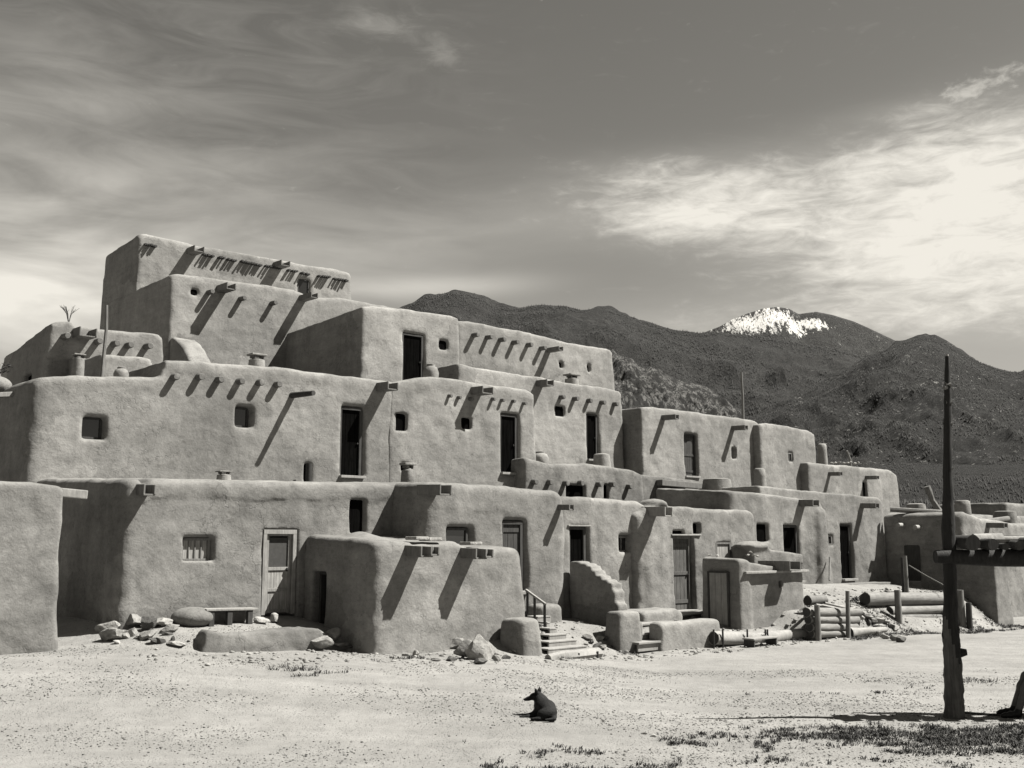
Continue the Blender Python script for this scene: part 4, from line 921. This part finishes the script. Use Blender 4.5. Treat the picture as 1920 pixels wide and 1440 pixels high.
for (x0, y0, x1, y1, dY, rr, mt) in ((1794, 1011, 1990, 1016, .12, .045, 'wood_pale'), (1826, 1029, 1880, 1029, .1, .09, 'wood_pale'), (1818, 1026, 1990, 1024, .5, .045, 'wood_dark'), (1846, 1020, 2050, 1022, .4, .06, 'wood_dark'), (1870, 1012, 2080, 1016, .5, .04, 'wood'), (1900, 1020, 2150, 1018, .35, .05, 'wood'), (1860, 1030, 2150, 1026, .45, .05, 'wood_dark')):
    a = onY(x0, y0, BY + dY); b = onY(x1, y1, BY + dY); a[2] = max(a[2], bz + .28); b[2] = max(b[2], bz + .28)
    MB().tube([a, b], [rr, rr], 9, .07, rings=4).build('roof_pole', M[mt], r, smooth=True)
for x_, y_ in ((PX + 3.6, PY),):
    MB().tube([(x_, y_, -.5), (x_ + .03, y_, bz - .1)], [.15, .13], 12, .06, rings=5).build('corner_post', M['post'], r, smooth=True)
a = onY(1806, 1336, PY + .3); b = onY(1875, 1341, PY + .1)
rt = Root('ground_pole', a[0], PY, -.3, 'thin pole lying on the dirt between post and seated person', 'pole', world=True)
MB().tube([a * 1, b * 1], .018, 6, .1, rings=3).build('shaft', M['wood_dark'], rt)

# ================================================================== skinned figures
# ---- dog
p = ground_hit(1011, 1352); dg = Root('dog', p[0], p[1] + .15, gz(p[0], p[1] + .1), 'black dog lying on the bright dirt with ears up looking left', 'dog', world=True)
Z0 = np.zeros(3); dl = Sub(dg.o, Z0); dg.o.scale = (1.0, .95, .85)
dogp = chain([(.145, -.05, .115, .115), (.11, .06, .17, .125), (.06, .15, .19, .115), (.02, .2, .16, .085)]) + chain([(.06, .16, .21, .105), (.03, .19, .28, .088), (-.005, .21, .335, .066)]) \
    + chain([(-.005, .21, .345, .066), (-.065, .20, .335, .058)], .02) + chain([(-.075, .20, .322, .042), (-.145, .187, .298, .031), (-.19, .18, .285, .025)], .025) \
    + chain([(0, .10, .13, .06), (-.07, .07, .045, .034), (-.16, .05, .028, .026), (-.26, .03, .022, .024)], .03) + chain([(.0, .24, .12, .055), (-.08, .22, .04, .032), (-.20, .20, .024, .024)], .03) \
    + [dict(c=(.085, -.13, .095), r=(.115, .06, .09), join=.03)] + chain([(.0, -.17, .035, .032), (-.10, -.17, .024, .024)], .02) + chain([(.22, -.10, .05, .035), (.21, -.2, .03, .028), (.09, -.24, .024, .018)], .02)
nets('body', dogp, [], M['fur'], dl, .013, .004, 5)
nets('ear', chain([(-.022, .165, .39, .030), (-.032, .162, .43, .022), (-.055, .158, .475, .006)], .02), [], M['fur'], dl, .007, .001, 6)
nets('ear', chain([(.010, .245, .39, .032), (.016, .248, .43, .024), (.014, .25, .485, .006)], .02), [], M['fur'], dl, .007, .001, 7)
for ey in (.148, .248): MB().lathe((-.085, ey, .350), [(.004, -.006), (.008, 0), (.004, .006)], 8, 0).build('eye', M['glass'], dl)
nets('chest_patch', chain([(-.045, .17, .25, .014), (-.052, .15, .19, .018), (-.045, .12, .13, .014)], .02), [], M['fur_pale'], dl, .008, .002, 8)
MB().tube([(-.207, .177, .289), (-.22, .175, .285)], [.015, .009], 8).build('nose', M['shoe'], dl, smooth=True)

# ---- seated person at the right edge, mostly outside the picture
pg = onZ(1899, 1345, -.3); gx0, gy0 = pg[0], pg[1]; zg = -.3
bt = Root('log', gx0 + .95, gy0 + .05, zg, 'short thick log under the ramada with a person sitting on it', 'log', world=True)
MB().tube([(gx0 + .7, gy0 - .45, zg + .2), (gx0 + .78, gy0 + .6, zg + .2)], [.2, .19], 14, .05, rings=4).build('trunk', M['wood_dark'], bt, smooth=True, ang=50)
ps = Root('person', gx0, gy0, zg, 'seated person in pale grey trousers and dark shoes under the ramada', 'person', world=True)
pl_ = Sub(ps.o, Z0)
def leg(dy, dx):
    y_ = .1 + dy * 1.4
    return chain([(.78, .1 + dy * .8, .50, .095), (.30 + dx, y_, .56, .072), (.22 + dx, y_, .42, .066), (.085 + dx, y_, .12, .05)], .05)
nets('trousers', chain([(.80, .1, .52, .13), (.78, .1, .62, .135)]) + leg(-.09, 0) + leg(.12, .07), [], M['cloth'], pl_, .018, .012, 9)
for dy, dx in ((-.09, 0.0), (.12, .07)):
    yy = .1 + dy * 1.4
    nets('shoe', chain([(.085 + dx, yy, .11, .05), (.07 + dx, yy, .055, .052), (-.04 + dx, yy - .01, .045, .044), (-.13 + dx, yy - .02, .036, .038), (-.18 + dx, yy - .03, .03, .028)], .03), [], M['shoe'], pl_, .012, .002, 10)
nets('body', chain([(.80, .1, .60, .11), (.76, .1, .86, .12), (.73, .1, 1.0, .10), (.71, .1, 1.08, .05), (.69, .1, 1.16, .05)]) + chain([(.68, .1, 1.20, .075), (.675, .1, 1.27, .085)], .03)
     + chain([(.60, .1, 1.225, .018), (.585, .1, 1.205, .016)], .02) + [dict(c=(.675, .015, 1.235), r=(.02, .014, .03), join=.01), dict(c=(.675, .185, 1.235), r=(.02, .014, .03), join=.01)]
     + chain([(.74, -.09, .99, .055), (.75, -.14, .75, .043), (.54, -.10, .65, .033), (.46, -.08, .635, .030), (.41, -.07, .63, .032)], .03)
     + chain([(.74, .29, .99, .055), (.75, .34, .75, .043), (.58, .28, .65, .033), (.50, .26, .635, .030), (.45, .25, .63, .032)], .03), [], M['skin'], pl_, .014, .002, 11)
nets('shirt', chain([(.80, .1, .58, .15), (.76, .1, .86, .155), (.73, .1, .99, .13)]) + chain([(.73, -.02, .99, .09), (.74, -.10, .98, .07), (.75, -.14, .75, .058), (.64, -.12, .70, .05)]) + chain([(.73, .22, .99, .09), (.74, .30, .98, .07), (.75, .34, .75, .058), (.66, .31, .70, .05)]), [], M['cloth_dark'], pl_, .018, .01, 12)
nets('hair', chain([(.70, .1, 1.25, .082), (.69, .1, 1.31, .085)], .03), [], M['hair'], pl_, .014, .006, 13)
for s_, (hx, hy) in ((-1, (.40, -.07)), (1, (.44, .25))):
    for k_ in range(5):
        a_ = -.03 + .015 * k_; ln = (.045, .075, .082, .076, .058)[k_]
        nets('finger', chain([(hx, hy + a_, .63, .010), (hx - ln * .6, hy + a_ * (1.2 if k_ else 1.8), .632, .0085), (hx - ln, hy + a_ * (1.2 if k_ else 2.0), .612, .0075)], .006), [], M['skin'], pl_, .006, .0005, 14)
for e_ in (-.03, .03): MB().lathe((.595, .1 + e_, 1.25), [(.005, -.008), (.010, 0), (.005, .008)], 8, 0).build('eye', M['glass'], pl_)

# ================================================================== gravel & grass (stuff)
def tuftmask(x, y):
    n = .8 * fbm(x * .9, y * 1.5, 0 * x, 3, 31.0) + 1.1 * fbm(x * 2.6, y * 4.2, 0 * x, 3, 35.0)
    px = 960 + x / y * 2052
    a = np.exp(-((x - 7.0) / 2.7) ** 2 - ((y - 14.95 + .03 * (x - 6)) / 1.0) ** 2) * 1.15
    b = np.exp(-((x - .9) / 1.3) ** 2 - ((y - 12.75) / .35) ** 2) * .55
    c = np.exp(-((x - 8.5) / 3.5) ** 2 - ((y - 19.5) / 2.5) ** 2) * .28
    c2 = np.exp(-((x - 3.5) / 5) ** 2 - ((y - 13.6) / 1.6) ** 2) * .35
    return a + b + c + c2 - .02 + .42 * n
rs = np.random.RandomState(5)
def scatter(n, x0, x1, y0, y1, f, thr):
    x = rs.uniform(x0, x1, n); y = rs.uniform(y0, y1, n); m = f(x, y) + rs.uniform(-.22, .22, n) > thr; return x[m], y[m]
def tufts(name, x, y, hmin, hmax, mat, label, nb=7):
    N = len(x); z = ground_z(x, y); V_, F_ = [], []
    x = np.repeat(x, nb); y = np.repeat(y, nb); z = np.repeat(z, nb); n = len(x)
    sc_ = np.repeat(rs.uniform(.6, 1.3, N), nb)
    a = rs.uniform(0, 6.28, n); h = rs.uniform(hmin, hmax, n) * sc_; l = h * rs.uniform(.4, 1.8, n); w = rs.uniform(.003, .008, n) * sc_
    ox = x + rs.normal(0, .025, n); oy = y + rs.normal(0, .025, n)
    ca, sa = np.cos(a), np.sin(a)
    v0 = np.stack([ox - sa * w, oy + ca * w, z - .005], 1); v1 = np.stack([ox + sa * w, oy - ca * w, z - .005], 1)
    v2 = np.stack([ox + ca * l * .5 + sa * w * .8, oy + sa * l * .5 - ca * w * .8, z + h * .75], 1); v3 = np.stack([ox + ca * l * .5 - sa * w * .8, oy + sa * l * .5 + ca * w * .8, z + h * .75], 1)
    v4 = np.stack([ox + ca * l, oy + sa * l, z + h], 1)
    vv = np.stack([v0, v1, v2, v3, v4, v4], 1).reshape(-1, 3); b = np.arange(n)[:, None] * 6
    f = np.concatenate([b + np.array([[0, 1, 2, 3]]), b + np.array([[3, 2, 4, 5]])]).astype(np.int32)
    me = mesh_np(name, vv, f, mat, False); o = bpy.data.objects.new(name, me); C.objects.link(o); setp(o, label, name, None, 'stuff')
M['grass'] = mat_plain('dry_weeds', .035, .8, .5, 3, 0)
x, y = scatter(110000, -10, 14, 10.5, 21, tuftmask, .60)
tufts('grass', x, y, .014, .05, M['grass'], 'low dark weeds growing in patches on the dirt')
fsk = lambda x, y: fbm(x * 1.4, y * 1.4, 0 * x, 3, 51.0)
def foot(n):
    U = rs.uniform(9, 37, n); V = rs.uniform(15.8, 18.2, n); m = fbm(U * .9, V * 2, 0 * U, 3, 61.0) > np.where(U > 26, -.12, .42)
    U, V = U[m], V[m]; return du[0] * U + nv[0] * V, du[1] * U + nv[1] * V
x, y = foot(9000); tufts('weeds', x, y, .02, .075, M['grass'], 'scattered weeds along the foot of the walls and logs', 6)
# pebbles
def pebbles(name, x, y, smin, smax, mats, label):
    bm = bmesh.new(); bmesh.ops.create_icosphere(bm, subdivisions=1, radius=1); bv = np.array([v.co[:] for v in bm.verts]); bf = np.array([[v.index for v in f.verts] for f in bm.faces]); bm.free()
    N = len(x); z = ground_z(x, y); s = smin + (smax - smin) * rs.rand(N) ** 3
    q = bv[None] * (s[:, None, None]) * rs.uniform(.6, 1.2, (N, 1, 3)) * rs.uniform(.8, 1.15, (N, 12, 1)) * np.array([1, 1, .6]); q = q + np.stack([x, y, z + s * .15], 1)[:, None]
    f = (bf[None] + (np.arange(N) * 12)[:, None, None]).reshape(-1, 3)
    me = mesh_np(name, q.reshape(-1, 3), f, mats[0], False); me.materials.append(mats[1]); me.polygons.foreach_set('material_index', np.repeat((rs.rand(N) < .25).astype(np.int32), len(bf)))
    o = bpy.data.objects.new(name, me); C.objects.link(o); setp(o, label, name, None, 'stuff')
x, y = scatter(90000, -9, 12, 10.8, 22.5, lambda x, y: fbm(x * .6, y * 1.1, 0 * x, 3, 71.0) + .3 + .12 * (17 - y) / 5, .22)
pebbles('gravel', x, y, .004, .022, (M['stone'], M['stone_dark']), 'fine gravel scattered over the dirt plaza')
U = rs.uniform(7.5, 36, 2600); V = rs.uniform(16.2, 19.2, 2600); k_ = (V > 16.9) | (U > 12)
pebbles('rubble', (du[0] * U + nv[0] * V)[k_], (du[1] * U + nv[1] * V)[k_], .012, .07, (M['stone'], M['stone_pale']), 'small rubble along the foot of the walls')

# ================================================================== mountains
def mountain(name, crest, D, Dfoot, zfoot, rough, nr, mat, seedn, step=4, prof=1.25, back=1.3, snow=None, label=None, trees=0):
    xs = np.arange(crest[0][0], crest[-1][0] + 1, step, dtype=float); ys_ = np.interp(xs, [c[0] for c in crest], [c[1] for c in crest])
    # smooth the crest a little and add small natural unevenness
    kf = np.array([1, 2, 3, 2, 1.]) / 9; yp = np.pad(ys_, 2, mode='edge'); ys_ = np.convolve(yp, kf, 'valid')
    P = np.array([onY(a, b, D) for a, b in zip(xs, ys_)])
    T = np.concatenate([np.linspace(0, 1, nr), 1 + np.linspace(0, 1, nr // 3)[1:] * .6])
    X = np.zeros((len(xs), len(T))); Y = X.copy(); Z = X.copy()
    for j, t_ in enumerate(T):
        yy = Dfoot + (D - Dfoot) * t_; X[:, j] = P[:, 0] / D * yy * (1 if t_ <= 1 else 1); Y[:, j] = yy
        hgt = P[:, 2] - zfoot
        Z[:, j] = zfoot + hgt * (t_ ** prof if t_ <= 1 else (1 - (t_ - 1) * back))
    s = 1.0 / rough[1]
    nz = fbm(X * s, Y * s, Z * 0, 6, seedn, rid=True); nz2 = fbm(X * s * 5, Y * s * 5, Z * 0, 4, seedn + 9)
    env = np.sin(np.clip(T, 0, 1) * math.pi * .975)[None] + (T > 1)[None] * .4
    lim = np.maximum(P[:, 2] - zfoot, 0)[:, None] / max(P[:, 2].max() - zfoot, 1)
    Z = Z + rough[0] * env * (nz - .35) * np.clip(lim * 1.5, .15, 1) + rough[0] * .12 * nz2 * np.clip(env + .12, 0, 1)
    n1, n2 = X.shape; I = np.arange(n1 * n2).reshape(n1, n2)
    f = np.stack([I[:-1, :-1], I[1:, :-1], I[1:, 1:], I[:-1, 1:]], -1).reshape(-1, 4)
    me = mesh_np(name, np.stack([X, Y, Z], -1).reshape(-1, 3), f, mat); o = bpy.data.objects.new(name, me); C.objects.link(o); setp(o, kind='structure')
    return X, Y, Z, T
def mat_mtn(name, base, rock, rk_thr, scale, snow=None, streak=0):
    t = NT(name); g = t.geo((1, 1, .3)) if streak else t.geo()
    a = t.ramp(t.noise(g, 6 * scale, 8, .75), [(.3, .55), (.7, 1.35)]); b = t.ramp(t.noise(g, 45 * scale, 5, .8), [(.35, .45), (.65, 1.5)])
    v = t.math('MULTIPLY', t.math('MULTIPLY', a, b), base)
    rn = t.noise(g, 14 * scale, 8, .72); rm = t.ramp(t.noise(g, 3.2 * scale, 3, .6), [(.44 if streak else .48, 0), (.54 if streak else .62, 1)])
    rk = t.math('MULTIPLY', t.ramp(rn, [(rk_thr, 0), (rk_thr + .05, 1)]), rm)
    v = t.math('ADD', v, t.math('MULTIPLY', rk, rock))
    if snow:
        g = t.geo()
        ms = None
        for c, rad_ in snow:
            sp = t.n('ShaderNodeVectorMath'); sp.operation = 'SUBTRACT'; t.l(g, sp.inputs[0]); sp.inputs[1].default_value = tuple(onY(c[0], c[1], 8700))
            dv = t.n('ShaderNodeVectorMath'); dv.operation = 'DIVIDE'; t.l(sp.outputs[0], dv.inputs[0]); dv.inputs[1].default_value = rad_
            ln = t.n('ShaderNodeVectorMath'); ln.operation = 'LENGTH'; t.l(dv.outputs[0], ln.inputs[0])
            m_ = t.math('SUBTRACT', 1.0, ln.outputs['Value'], clamp=True); ms = m_ if ms is None else t.math('MAXIMUM', ms, m_)
        n_ = t.noise(t.geo((1.5, .25, .7), rot=0), 17 * scale, 8, .74, .8)
        s_ = t.ramp(t.math('ADD', n_, t.math('MULTIPLY', ms, .34)), [(.635, 0), (.675, 1)])
        v = t.math('ADD', v, t.math('MULTIPLY', s_, .7))
    t.col(v); t.bump(b, .8, 8); return t.m
pk1 = onY(1448, 585, 9000); pk2 = onY(1512, 592, 8900)
m1 = mat_mtn('snow_mountain', .045, .05, .62, .0016, [((1418, 600), (370, 2200, 170)), ((1462, 584), (260, 2200, 150)), ((1497, 608), (130, 2200, 150)), ((1535, 601), (190, 2200, 90))])
cr1 = [(1180, 700), (1250, 655), (1310, 628), (1350, 612), (1375, 598), (1400, 588), (1430, 578), (1455, 575), (1480, 579), (1497, 588), (1530, 583), (1560, 589), (1600, 601), (1650, 624), (1700, 648), (1800, 690), (1950, 730)]
MT = []
MT.append(mountain('snow_mountain', cr1, 9000, 6900, 400, (170, 900), 90, m1, 101, 2))
m2 = mat_mtn('forest_mountain', .034, .07, .60, .002)
cr2 = [(300, 660), (500, 630), (640, 600), (700, 592), (755, 578), (800, 560), (850, 550), (885, 557), (905, 567), (930, 582), (975, 580), (1000, 573), (1020, 570), (1060, 572), (1090, 582), (1140, 583), (1170, 590), (1200, 601), (1260, 618), (1310, 625), (1350, 624), (1380, 628), (1420, 632), (1480, 640), (1540, 650), (1600, 662), (1680, 690), (1800, 740), (1950, 780)]
MT.append(mountain('forest_mountain', cr2, 6500, 2600, 10, (310, 1000), 150, m2, 111, 2.5))
m3 = mat_mtn('forest_hill', .036, .30, .57, .007)
cr3 = [(1300, 900), (1360, 830), (1400, 787), (1430, 772), (1460, 755), (1500, 735), (1540, 718), (1600, 690), (1640, 668), (1680, 650), (1700, 644), (1730, 635), (1755, 638), (1790, 655), (1840, 684), (1880, 697), (1905, 700), (1940, 692), (2000, 665), (2100, 640), (2300, 620), (2600, 640)]
MT.append(mountain('forest_hill', cr3, 4300, 1500, 0, (190, 560), 150, m3, 121, 2.5, prof=1.35))
m4 = mat_mtn('rocky_crag', .040, .17, .47, .011, streak=1)
cr4 = [(900, 820), (1000, 760), (1080, 715), (1120, 680), (1150, 664), (1165, 668), (1185, 672), (1200, 690), (1230, 692), (1250, 704), (1280, 712), (1300, 716), (1325, 724), (1350, 742), (1375, 760), (1400, 790), (1440, 830), (1480, 900)]
MT.append(mountain('rocky_crag', cr4, 3300, 1700, 0, (120, 150), 190, m4, 131, 2.5, prof=.9))
m5 = mat_mtn('foothill', .036, .03, .66, .012)
cr5 = [(900, 960), (1200, 930), (1400, 905), (1560, 880), (1700, 868), (1850, 872), (2000, 862), (2300, 850), (2600, 860)]
MT.append(mountain('foothill', cr5, 1900, 260, -1.5, (22, 240), 120, m5, 141, 4, prof=1.4))
cr6 = [(-2500, 985), (-1500, 960), (-600, 968), (0, 985), (500, 975), (900, 985), (1100, 990)]
mountain('far_hills', cr6, 5000, 2500, 0, (40, 700), 40, m2, 151, 10)
# forest: small conifers over the slopes
vv, ff = [], []
def conifers(idx_, n, hmin, hmax, crest=0):
    X, Y, Z, T = MT[idx_]; n1, n2 = X.shape; k1 = np.searchsorted(T, 1.0)
    i = rs.uniform(0, n1 - 1.01, n); j = rs.uniform(0, 1, n) ** .8 * (k1 - 1.01)
    if crest: i = rs.uniform(0, n1 - 1.01, n); j = rs.uniform(k1 - 4, k1 - .5, n)
    a, b = i.astype(int), j.astype(int); fa, fb = i - a, j - b
    L = lambda A: (A[a, b] * (1 - fa) + A[a + 1, b] * fa) * (1 - fb) + (A[a, b + 1] * (1 - fa) + A[a + 1, b + 1] * fa) * fb
    x, y, z = L(X), L(Y), L(Z)
    d = fbm(x * .004, y * .004, 0 * x, 4, 200.0 + idx_); m = d > -.12 if not crest else d > -.5
    x, y, z = x[m], y[m], z[m]; n = len(x); h = rs.uniform(hmin, hmax, n); w = h * rs.uniform(.16, .26, n); th = rs.uniform(0, 6.28, n)
    P = [np.stack([x, y, z + h], 1)]
    for q in range(5): P.append(np.stack([x + w * np.cos(th + q * 1.2566), y + w * np.sin(th + q * 1.2566), z + h * rs.uniform(-.02, .12, n)], 1))
    base = sum(len(q) for q in vv); vv.append(np.stack(P, 1).reshape(-1, 3)); B = np.arange(n)[:, None] * 6 + base
    ff.append(np.concatenate([B + np.array([[0, 1 + q, 1 + (q + 1) % 5]]) for q in range(5)]))
conifers(1, 34000, 8, 17); conifers(1, 3000, 8, 16, 1); conifers(2, 38000, 4, 10); conifers(2, 2200, 4, 9, 1); conifers(3, 2600, 3, 7); conifers(4, 26000, 2, 4.5); conifers(0, 6000, 10, 18)
M['conifer'] = mat_plain('conifer_foliage', .035, .9, .5, .05, 0)
me = mesh_np('forest', np.concatenate(vv), np.concatenate(ff), M['conifer'], False); o = bpy.data.objects.new('forest', me); C.objects.link(o)
setp(o, 'dark conifer forest covering the mountain slopes behind the village', 'forest', None, 'stuff')
# bare twig on the hump of the left house and leafy twig at the left margin
def twig(x, y, V, h, label, leaves=0):
    U, z = onV(x, y, V); r = Root('shrub', U, V, z, label, 'shrub')
    m = MB(); L = MB()
    for i in range(9):
        a = R.uniform(-.9, .9); b = R.uniform(-.5, .5); q = h * R.uniform(.5, 1)
        e_ = np.array([U + a * q * .6, V + b * q, z + q]); md = np.array([U + a * q * .2, V + b * q * .4, z + q * .5])
        m.tube([(U, V, z - .1), md, e_], [.012, .009, .005], 5)
        for k_ in range(3): m.tube([md + (e_ - md) * R.random(), e_ + np.array([R.uniform(-.2, .2), R.uniform(-.1, .1), R.uniform(-.1, .1)]) * h], [.006, .004], 4)
        for k_ in range(leaves):
            c = e_ + np.array([R.gauss(0, .12), R.gauss(0, .12), R.gauss(0, .12)]) * h; s = .05
            L.beam(c, c + np.array([R.uniform(-s, s), R.uniform(-s, s), R.uniform(0, s)]) * 1.6, .05, .006)
    m.build('stems', M['twig'], r)
    if leaves: L.build('foliage', M['grass'], r)
twig(129, 601, 33.0, .45, 'bare twiggy shrub on the hump of the left third-storey house')
twig(-8, 716, 33.5, .5, 'leafy shrub top at the left edge beyond the terraces', 10)


# left-edge roof bits behind the second storey's shaded corner
r = Root('roof_hut', onV(10, 730, 29)[0], 29.0, 5.9, 'small plastered chimney hood and planks at the left edge of the roofs', 'roof hood')
ua, za = onV(-20, 712, 29.0); ub, _ = onV(34, 712, 29.0)
nets('wall', [dict(c=((ua + ub) / 2 - .1, 29.2, za - .1), r=(.35, .3, .25))], [], M['adobe_far'], r, .06, .03, 120)
ua, za = onV(-30, 742, 28.0); ub, zb_ = onV(38, 739, 28.0)
MB().beam((ua, 28, za), (ub, 28, zb_), .25, .12).build('plank', M['wood_pale'], r, bevel=.015)

# ================================================================== light and sky
sx, sv, sz = -.58, .47, -1.0
sd = du * sx + nv * sv + np.array([0, 0, sz]); sd /= np.linalg.norm(sd); to = -sd
el = math.asin(to[2]); azm = math.atan2(to[0], to[1])
sl = bpy.data.lights.new('sun', 'SUN'); sl.energy = 5.0; sl.angle = D2(.53); sl.color = (1, .975, .92)
so = bpy.data.objects.new('sun', sl); C.objects.link(so); so.rotation_euler = Vector(tuple(to)).to_track_quat('Z', 'Y').to_euler(); so.location = (20, 5, 40)
w = bpy.data.worlds.new('World'); sc.world = w; w.use_nodes = True; t = w.node_tree; t.nodes.clear()
N = lambda k: t.nodes.new(k)
def l(a, b): t.links.new(a, b)
out = N('ShaderNodeOutputWorld'); bg = N('ShaderNodeBackground'); l(bg.outputs[0], out.inputs[0]); bg.inputs['Strength'].default_value = .0735
sky = N('ShaderNodeTexSky'); sky.sky_type = 'NISHITA'; sky.sun_disc = False; sky.sun_elevation = el; sky.sun_rotation = azm; sky.altitude = 2100; sky.air_density = 1.0; sky.dust_density = .6; sky.ozone_density = 1.5
bw = N('ShaderNodeRGBToBW')
sr = N('ShaderNodeSeparateColor'); l(sky.outputs[0], sr.inputs[0])
def mth(op, a, b=0.0, c=0.0, clamp=False):
    n = N('ShaderNodeMath'); n.operation = op; n.use_clamp = clamp
    for i, q in enumerate((a, b, c)):
        if hasattr(q, 'is_linked'): l(q, n.inputs[i])
        else: n.inputs[i].default_value = q
    return n.outputs[0]
# black-and-white film with a red-yellow filter: mostly the red and green records of the sky
base = mth('ADD', mth('MULTIPLY', sr.outputs[0], SKY_R), mth('MULTIPLY', sr.outputs[1], SKY_G))
tc = N('ShaderNodeTexCoord'); sp = N('ShaderNodeSeparateXYZ'); l(tc.outputs['Generated'], sp.inputs[0])
X_, Y_, Z_ = sp.outputs
zc = mth('MAXIMUM', Z_, .02); px_ = mth('DIVIDE', X_, zc); py_ = mth('DIVIDE', Y_, zc)
azn = mth('ARCTAN2', X_, Y_); eln = mth('ARCSINE', Z_)       # compass and height angles, radians
def comb(a, b, c=0.0):
    n = N('ShaderNodeCombineXYZ')
    for i, q in enumerate((a, b, c)):
        if hasattr(q, 'is_linked'): l(q, n.inputs[i])
        else: n.inputs[i].default_value = q
    return n.outputs[0]
def nz(vec, s, d=6, r=.6, dist=0.0, off=(0, 0, 0), sc3=(1, 1, 1), rot=0):
    mp = N('ShaderNodeMapping'); mp.inputs['Location'].default_value = off; mp.inputs['Scale'].default_value = sc3; mp.inputs['Rotation'].default_value = (0, 0, rot); l(vec, mp.inputs[0])
    n = N('ShaderNodeTexNoise'); l(mp.outputs[0], n.inputs['Vector']); n.inputs['Scale'].default_value = s; n.inputs['Detail'].default_value = d; n.inputs['Roughness'].default_value = r; n.inputs['Distortion'].default_value = dist; return n.outputs[0]
def sst(v, a, b):
    n = N('ShaderNodeMapRange'); n.interpolation_type = 'SMOOTHSTEP'; l(v, n.inputs['Value']); n.inputs['From Min'].default_value = a; n.inputs['From Max'].default_value = b; return n.outputs['Result']
ae = comb(azn, eln)
def ang(x, y): q = ray(x, y); q = q / np.linalg.norm(q); return math.atan2(q[0], q[1]), math.asin(q[2])
def blob(x, y, wx, wy, p=1.0, rot=0):
    a, e = ang(x, y); dx = mth('SUBTRACT', azn, a); dy = mth('SUBTRACT', eln, e); c, s = math.cos(rot), math.sin(rot)
    u = mth('DIVIDE', mth('ADD', mth('MULTIPLY', dx, c), mth('MULTIPLY', dy, s)), wx / 2000); v = mth('DIVIDE', mth('SUBTRACT', mth('MULTIPLY', dy, c), mth('MULTIPLY', dx, s)), wy / 2000)
    q = mth('ADD', mth('MULTIPLY', u, u), mth('MULTIPLY', v, v)); return mth('MULTIPLY', mth('POWER', 2.718, mth('MULTIPLY', q, -1.0)), p)
fine = nz(ae, 22, 9, .66, .6, (3, 1, 0), (1, 3.2, 1), .12)
fine2 = nz(ae, 9, 8, .6, 1.2, (1, 7, 0), (1, 4.0, 1), -.1)
soft = nz(ae, 4.5, 5, .5, .8, (5, 2, 0), (1, 3.5, 1), -.25)
# bright bank on the right
S = None
for b in (blob(1790, 400, 240, 105, .85, .05), blob(1560, 320, 380, 62, .62, .14), blob(1230, 325, 200, 38, .50, .03), blob(1240, 400, 230, 42, .50, -.05), blob(1450, 440, 260, 60, .55, -.1), blob(1760, 530, 380, 70, .55, .0), blob(1900, 300, 160, 60, .35, .1), blob(1560, 615, 520, 45, .40), blob(2250, 400, 330, 190, .7), blob(1720, 205, 130, 18, .30)): S = b if S is None else mth('ADD', S, b)
bank = sst(mth('ADD', mth('MULTIPLY', S, 1.02), mth('MULTIPLY', mth('SUBTRACT', mth('ADD', mth('MULTIPLY', fine, .55), mth('MULTIPLY', fine2, .45)), .5), 2.6)), .28, 1.45)
bank = mth('ADD', mth('MULTIPLY', bank, .6), mth('MULTIPLY', mth('MULTIPLY', mth('MINIMUM', S, 1.25), mth('ADD', mth('MULTIPLY', fine, .9), mth('MULTIPLY', fine2, .9))), .42))
small = mth('MULTIPLY', sst(mth('ADD', mth('ADD', blob(1860, 150, 75, 26, .55, .15), blob(1800, 178, 30, 14, .4)), mth('MULTIPLY', mth('SUBTRACT', nz(ae, 60, 6, .6, .3, (2, 2, 0), (1, 1.8, 1)), .5), 1.6)), .25, .8), .42)
small2 = mth('MULTIPLY', sst(mth('ADD', mth('ADD', blob(720, 50, 80, 30, .5), blob(830, 95, 60, 34, .5)), mth('MULTIPLY', mth('SUBTRACT', fine, .5), 1.6)), .1, .9), .16)
# veils on the left
SL = None
for b in (blob(60, 530, 330, 90, 1.2), blob(-200, 520, 400, 160, 1.0), blob(200, 330, 420, 60, .48, .10), blob(100, 190, 260, 34, .42, .12), blob(600, 470, 420, 70, .45, .12), blob(800, 540, 190, 22, .7, .05), blob(60, 90, 160, 40, .2), blob(1000, 640, 900, 60, .25)): SL = b if SL is None else mth('ADD', SL, b)
veil = mth('MULTIPLY', SL, sst(soft, .12, .75))
veil = mth('ADD', veil, mth('MULTIPLY', mth('MULTIPLY', mth('SUBTRACT', fine2, .42), .42), sst(mth('MULTIPLY', azn, -1.0), -.1, .3)))
cloud = mth('MAXIMUM', mth('ADD', mth('ADD', bank, small), mth('ADD', small2, mth('MULTIPLY', veil, .78))), 0.0)
cloud = mth('MINIMUM', cloud, 1.0)
# elsewhere round the sky a thin broken cover
CL = CLOUD
val = mth('ADD', base, mth('MULTIPLY', cloud, mth('SUBTRACT', CL, base)))
mxc = N('ShaderNodeCombineColor')
l(val, mxc.inputs[0]); l(mth('MULTIPLY', val, .957), mxc.inputs[1]); l(mth('MULTIPLY', val, .865), mxc.inputs[2])
l(mxc.outputs[0], bg.inputs['Color'])
